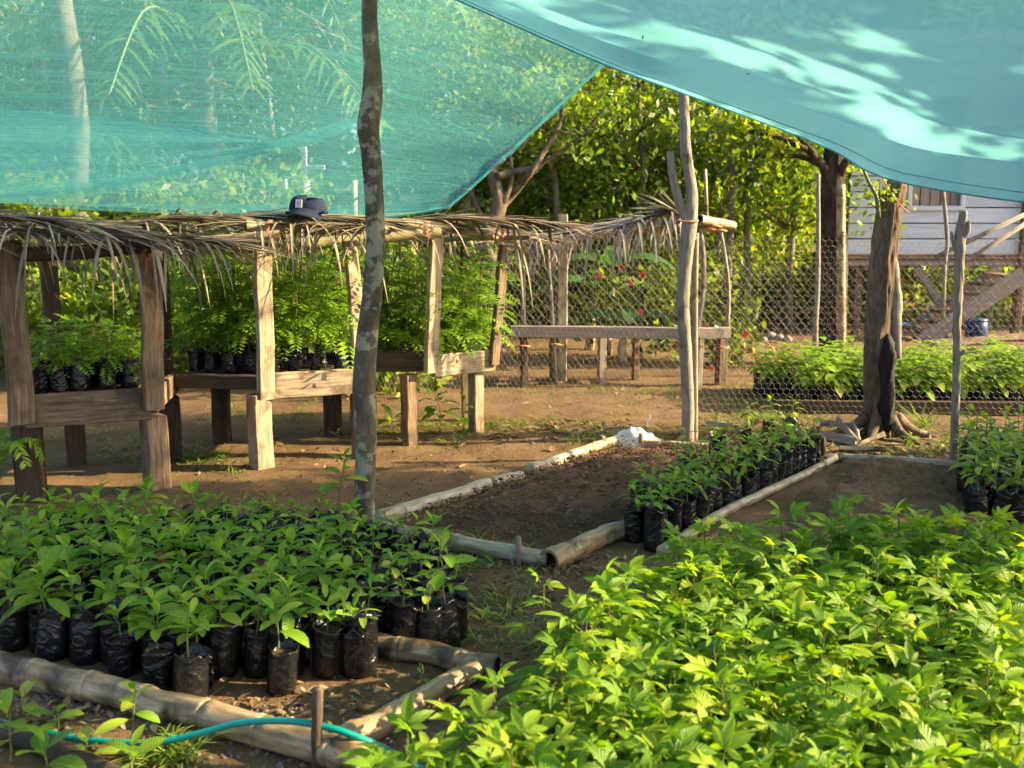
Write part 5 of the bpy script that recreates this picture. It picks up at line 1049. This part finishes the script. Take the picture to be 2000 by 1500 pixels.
for k in range(12):
    az = k * .53; fl_ = random.uniform(.3, .42); pth = [Vector((0, 0, .02)), Vector((math.cos(az) * .12, math.sin(az) * .12, .28)), Vector((math.cos(az) * .26, math.sin(az) * .26, .36)), Vector((math.cos(az) * fl_, math.sin(az) * fl_, .24))]
    frond(mb, pth, .09, 20, (-math.sin(az), math.cos(az), 0), 1.0, .3, .022, 2, 0, 1, .004, .02, .08)
tag(mb.build('fern', ['feather', 'stem'], loc=G(-30, 985)), 'green fern at the left edge beside the bench leg', 'fern')
# banana, red flowering shrub, croton behind the chain link
for k, (px, Y, h, lb) in enumerate([(1185, 11.2, 1.0, 'banana plant with arching leaves behind the chain-link fence'), (1150, 11.6, .75, 'small banana plant beside the bigger one behind the fence'), (1215, 10.6, .45, 'small palm-like plant low behind the chain-link fence')]):
    t = thing('banana_plant', lb, 'banana plant', ((px - 1000) / F * Y, Y, 0)); mb = MB(); mb.loft(wob((0, 0, -.05), (.06, 0, h), 5, .03, k), interp([0, 1], [.06, .03], 6), n=9); mb.build('trunk', 'bamboo', t)
    for j in range(6):
        az = j * 1.1 + .3; mb = MB(); mb.blade((.05, 0, h - .05), (math.cos(az), math.sin(az) * .5, .9), (0, -.3, 1), .85 * (.6 + h * .4), .20, 1.7, .25, 9, pw=(.3, .4)); mb.build('leaf', 'banana', t)
for k, (px, Y, lb, n_) in enumerate([(1250, 11.0, 'dark shrub with red flowers behind the far bench', 26), (1410, 10.6, 'shrub with red blooms right of the forked pole', 12)]):
    t = thing('flowering_shrub', lb, 'shrub', ((px - 1000) / F * Y, Y, 0)); mb = MB(); limbs(mb, (0, 0, -.05), (0, 0, .8), .03, 6, 40 + k); mb.build('stem', 'bark_dark', t); w_ = .55 if k == 0 else .3
    cloud('crown', 'forest_a', [(random.uniform(-w_, w_), random.uniform(-.3, .3), random.uniform(.15, 1.0)) for _ in range(12)], [.28] * 12, [90] * 12, .09, .9, t)
    for j in range(n_ // 3):
        c = Vector((random.uniform(-w_ * 1.2, w_ * 1.2), -.45 + random.uniform(-.1, .1), random.uniform(.0, 1.2))); mb = MB()
        for i in range(5): mb.blade((0, 0, 0), (math.cos(i * 1.257), -.5, math.sin(i * 1.257)), (0, -1, 0), .04, .035, .3, .1, 2)
        mb.build('flower', 'flower', t, loc=c)
# trees with vine-like leaf growth under the benches' back
mass('undergrowth', 'leafy growth tangled behind the nursery benches', [(random.uniform(-4.2, -.6), random.uniform(8.6, 10.5), random.uniform(.2, 1.1)) for _ in range(48)], 'forest_b', .42, 220, .09)
mass('undergrowth', 'dark shrubs behind the left benches', [(random.uniform(-5.5, -1.6), random.uniform(9.3, 12.5), random.uniform(.2, 1.7)) for _ in range(60)], 'forest_a', .6, 260, .11)

# ------------------------------------------------------------------ grass, litter, pebbles
random.seed(27)
def scatter(n, areas):
    out = []
    while len(out) < n:
        a = random.choice(areas); px, py = random.gauss(a[0], a[2]), random.gauss(a[1], a[3])
        if py < 655: continue
        p = G(px, py); out.append(Vector((p.x, p.y, gz(p.x, p.y))))
    return out
mb = MB()
for p in scatter(900, [(1000, 832, 70, 8), (1150, 850, 60, 10), (1400, 850, 60, 12), (1560, 845, 60, 14), (1780, 880, 90, 10), (1900, 870, 60, 10), (600, 820, 80, 12), (850, 840, 60, 12), (1450, 770, 80, 14), (1250, 765, 90, 8), (200, 850, 120, 25), (420, 900, 60, 15), (940, 1160, 60, 60), (1500, 810, 60, 10), (1800, 720, 150, 20)]):
    for k in range(7):
        az = random.uniform(0, 6.28); mb.blade(p + Vector((random.gauss(0, .025), random.gauss(0, .025), -.005)), (math.cos(az), math.sin(az), random.uniform(.5, 2.2)), (0, 0, 1), random.uniform(.035, .12) , .009, .9, .1, 2, pw=(.2, .7))
tag(mb.build('grass', 'grass'), 'thin sparse grass on the bare yard', kind='stuff')
b0 = G(330, 1480); mb = MB()
for k in range(130):
    az = random.uniform(0, 6.28); mb.blade((random.gauss(0, .035), random.gauss(0, .03), 0), (math.cos(az), math.sin(az), random.uniform(.8, 2.4)), (0, 0, 1), random.uniform(.07, .16), .008, 1.2, .15, 4, pw=(.25, .7))
tag(mb.build('grass_tuft', 'grass', loc=b0), 'bright grass tuft beside the hose at the bottom left', 'grass tuft')
b0 = G(1800, 835); mb = MB()
for k in range(36):
    az = random.uniform(0, 6.28); mb.blade((random.gauss(0, .02), random.gauss(0, .02), 0), (math.cos(az) * .5, math.sin(az) * .5, random.uniform(.8, 2)), (0, 0, 1), random.uniform(.15, .3), .01, .9, .15, 4, pw=(.25, .7))
tag(mb.build('grass_tuft', 'grass', loc=b0), 'upright grass tuft right of the chopped tree', 'grass tuft')
mb = MB()
for p in scatter(2300, [(1000, 1110, 120, 60), (1150, 850, 200, 15), (1700, 870, 180, 15), (600, 900, 250, 40), (1000, 1000, 300, 90), (150, 1390, 120, 40), (550, 1380, 160, 25), (1100, 1105, 60, 15), (1300, 780, 300, 30), (1450, 845, 90, 14), (1600, 850, 70, 12), (1780, 885, 110, 8), (1080, 845, 70, 10)]):
    az = random.uniform(0, 6.28); L = random.uniform(.015, .055) * (1.6 if p.y > 6 else 1); mb.blade(p + Vector((0, 0, .006)), (math.cos(az), math.sin(az), random.uniform(-.05, .25)), (random.gauss(0, .3), random.gauss(0, .3), 1), L, L * random.uniform(.2, .55), random.uniform(-.6, .8), .3, 3)
tag(mb.build('leaf_litter', 'litter'), 'dry leaf litter and straw scattered on the earth', kind='stuff')
mb = MB()
for k in range(420):
    u, v_ = random.random(), random.random(); a, b_, c, d_ = G(775, 1028), G(1060, 1080), G(1400, 890), G(1215, 872); p = a.lerp(b_, u).lerp(d_.lerp(c, u), v_ ** .8)
    az = random.uniform(0, 6.28); L = random.uniform(.012, .04); mb.blade((p.x, p.y, gz(p.x, p.y) + .072), (math.cos(az), math.sin(az), random.uniform(-.1, .3)), (random.gauss(0, .3), random.gauss(0, .3), 1), L, L * .55, random.uniform(-.5, .5), .2, 2)
tag(mb.build('leaf_litter', 'red_litter'), 'reddish dead leaves strewn on the central soil bed', kind='stuff')
mb = MB()
for p in scatter(700, [(150, 1390, 130, 30), (500, 1470, 120, 30), (90, 1370, 90, 15), (560, 1390, 120, 20), (900, 1420, 80, 30)]):
    s_ = random.uniform(.004, .014); k = len(mb.v); vs = []
    for j in range(6):
        d = [(1, 0, 0), (-1, 0, 0), (0, 1, 0), (0, -1, 0), (0, 0, .7), (0, 0, -.7)][j]; vs.append(p + Vector(d) * (s_ * random.uniform(.7, 1.3)))
    mb.add(vs, [(0, 2, 4), (2, 1, 4), (1, 3, 4), (3, 0, 4), (2, 0, 5), (1, 2, 5), (3, 1, 5), (0, 3, 5)])
tag(mb.build('gravel', 'pebble'), 'small pebbles in front of the left bed', kind='stuff')
mb = MB()
for q in range(5200):
    if q % 2:
        u, v_ = random.random(), random.random(); a, b_, c, d_ = G(775, 1028), G(1060, 1082), G(1500, 890), G(1215, 872); p = a.lerp(b_, u).lerp(d_.lerp(c, u), v_); p.z = gz(p.x, p.y) + .055
    else:
        p = G(random.uniform(300, 1500), random.uniform(870, 1330)); p.z = gz(p.x, p.y)
    s_ = random.uniform(.003, .010) * (1.5 if random.random() < .1 else 1); vs = [p + Vector(d) * (s_ * random.uniform(.6, 1.4)) for d in [(1, 0, 0), (-1, 0, 0), (0, 1, 0), (0, -1, 0), (0, 0, .8), (0, 0, -.8)]]
    mb.add(vs, [(0, 2, 4), (2, 1, 4), (1, 3, 4), (3, 0, 4), (2, 0, 5), (1, 2, 5), (3, 1, 5), (0, 3, 5)])
tag(mb.build('soil_clods', 'bed3'), 'crumbs and clods of dry soil on the bare ground', kind='stuff')
print('left', cnt, 'palmate', cp, 'objects', len(bpy.data.objects))
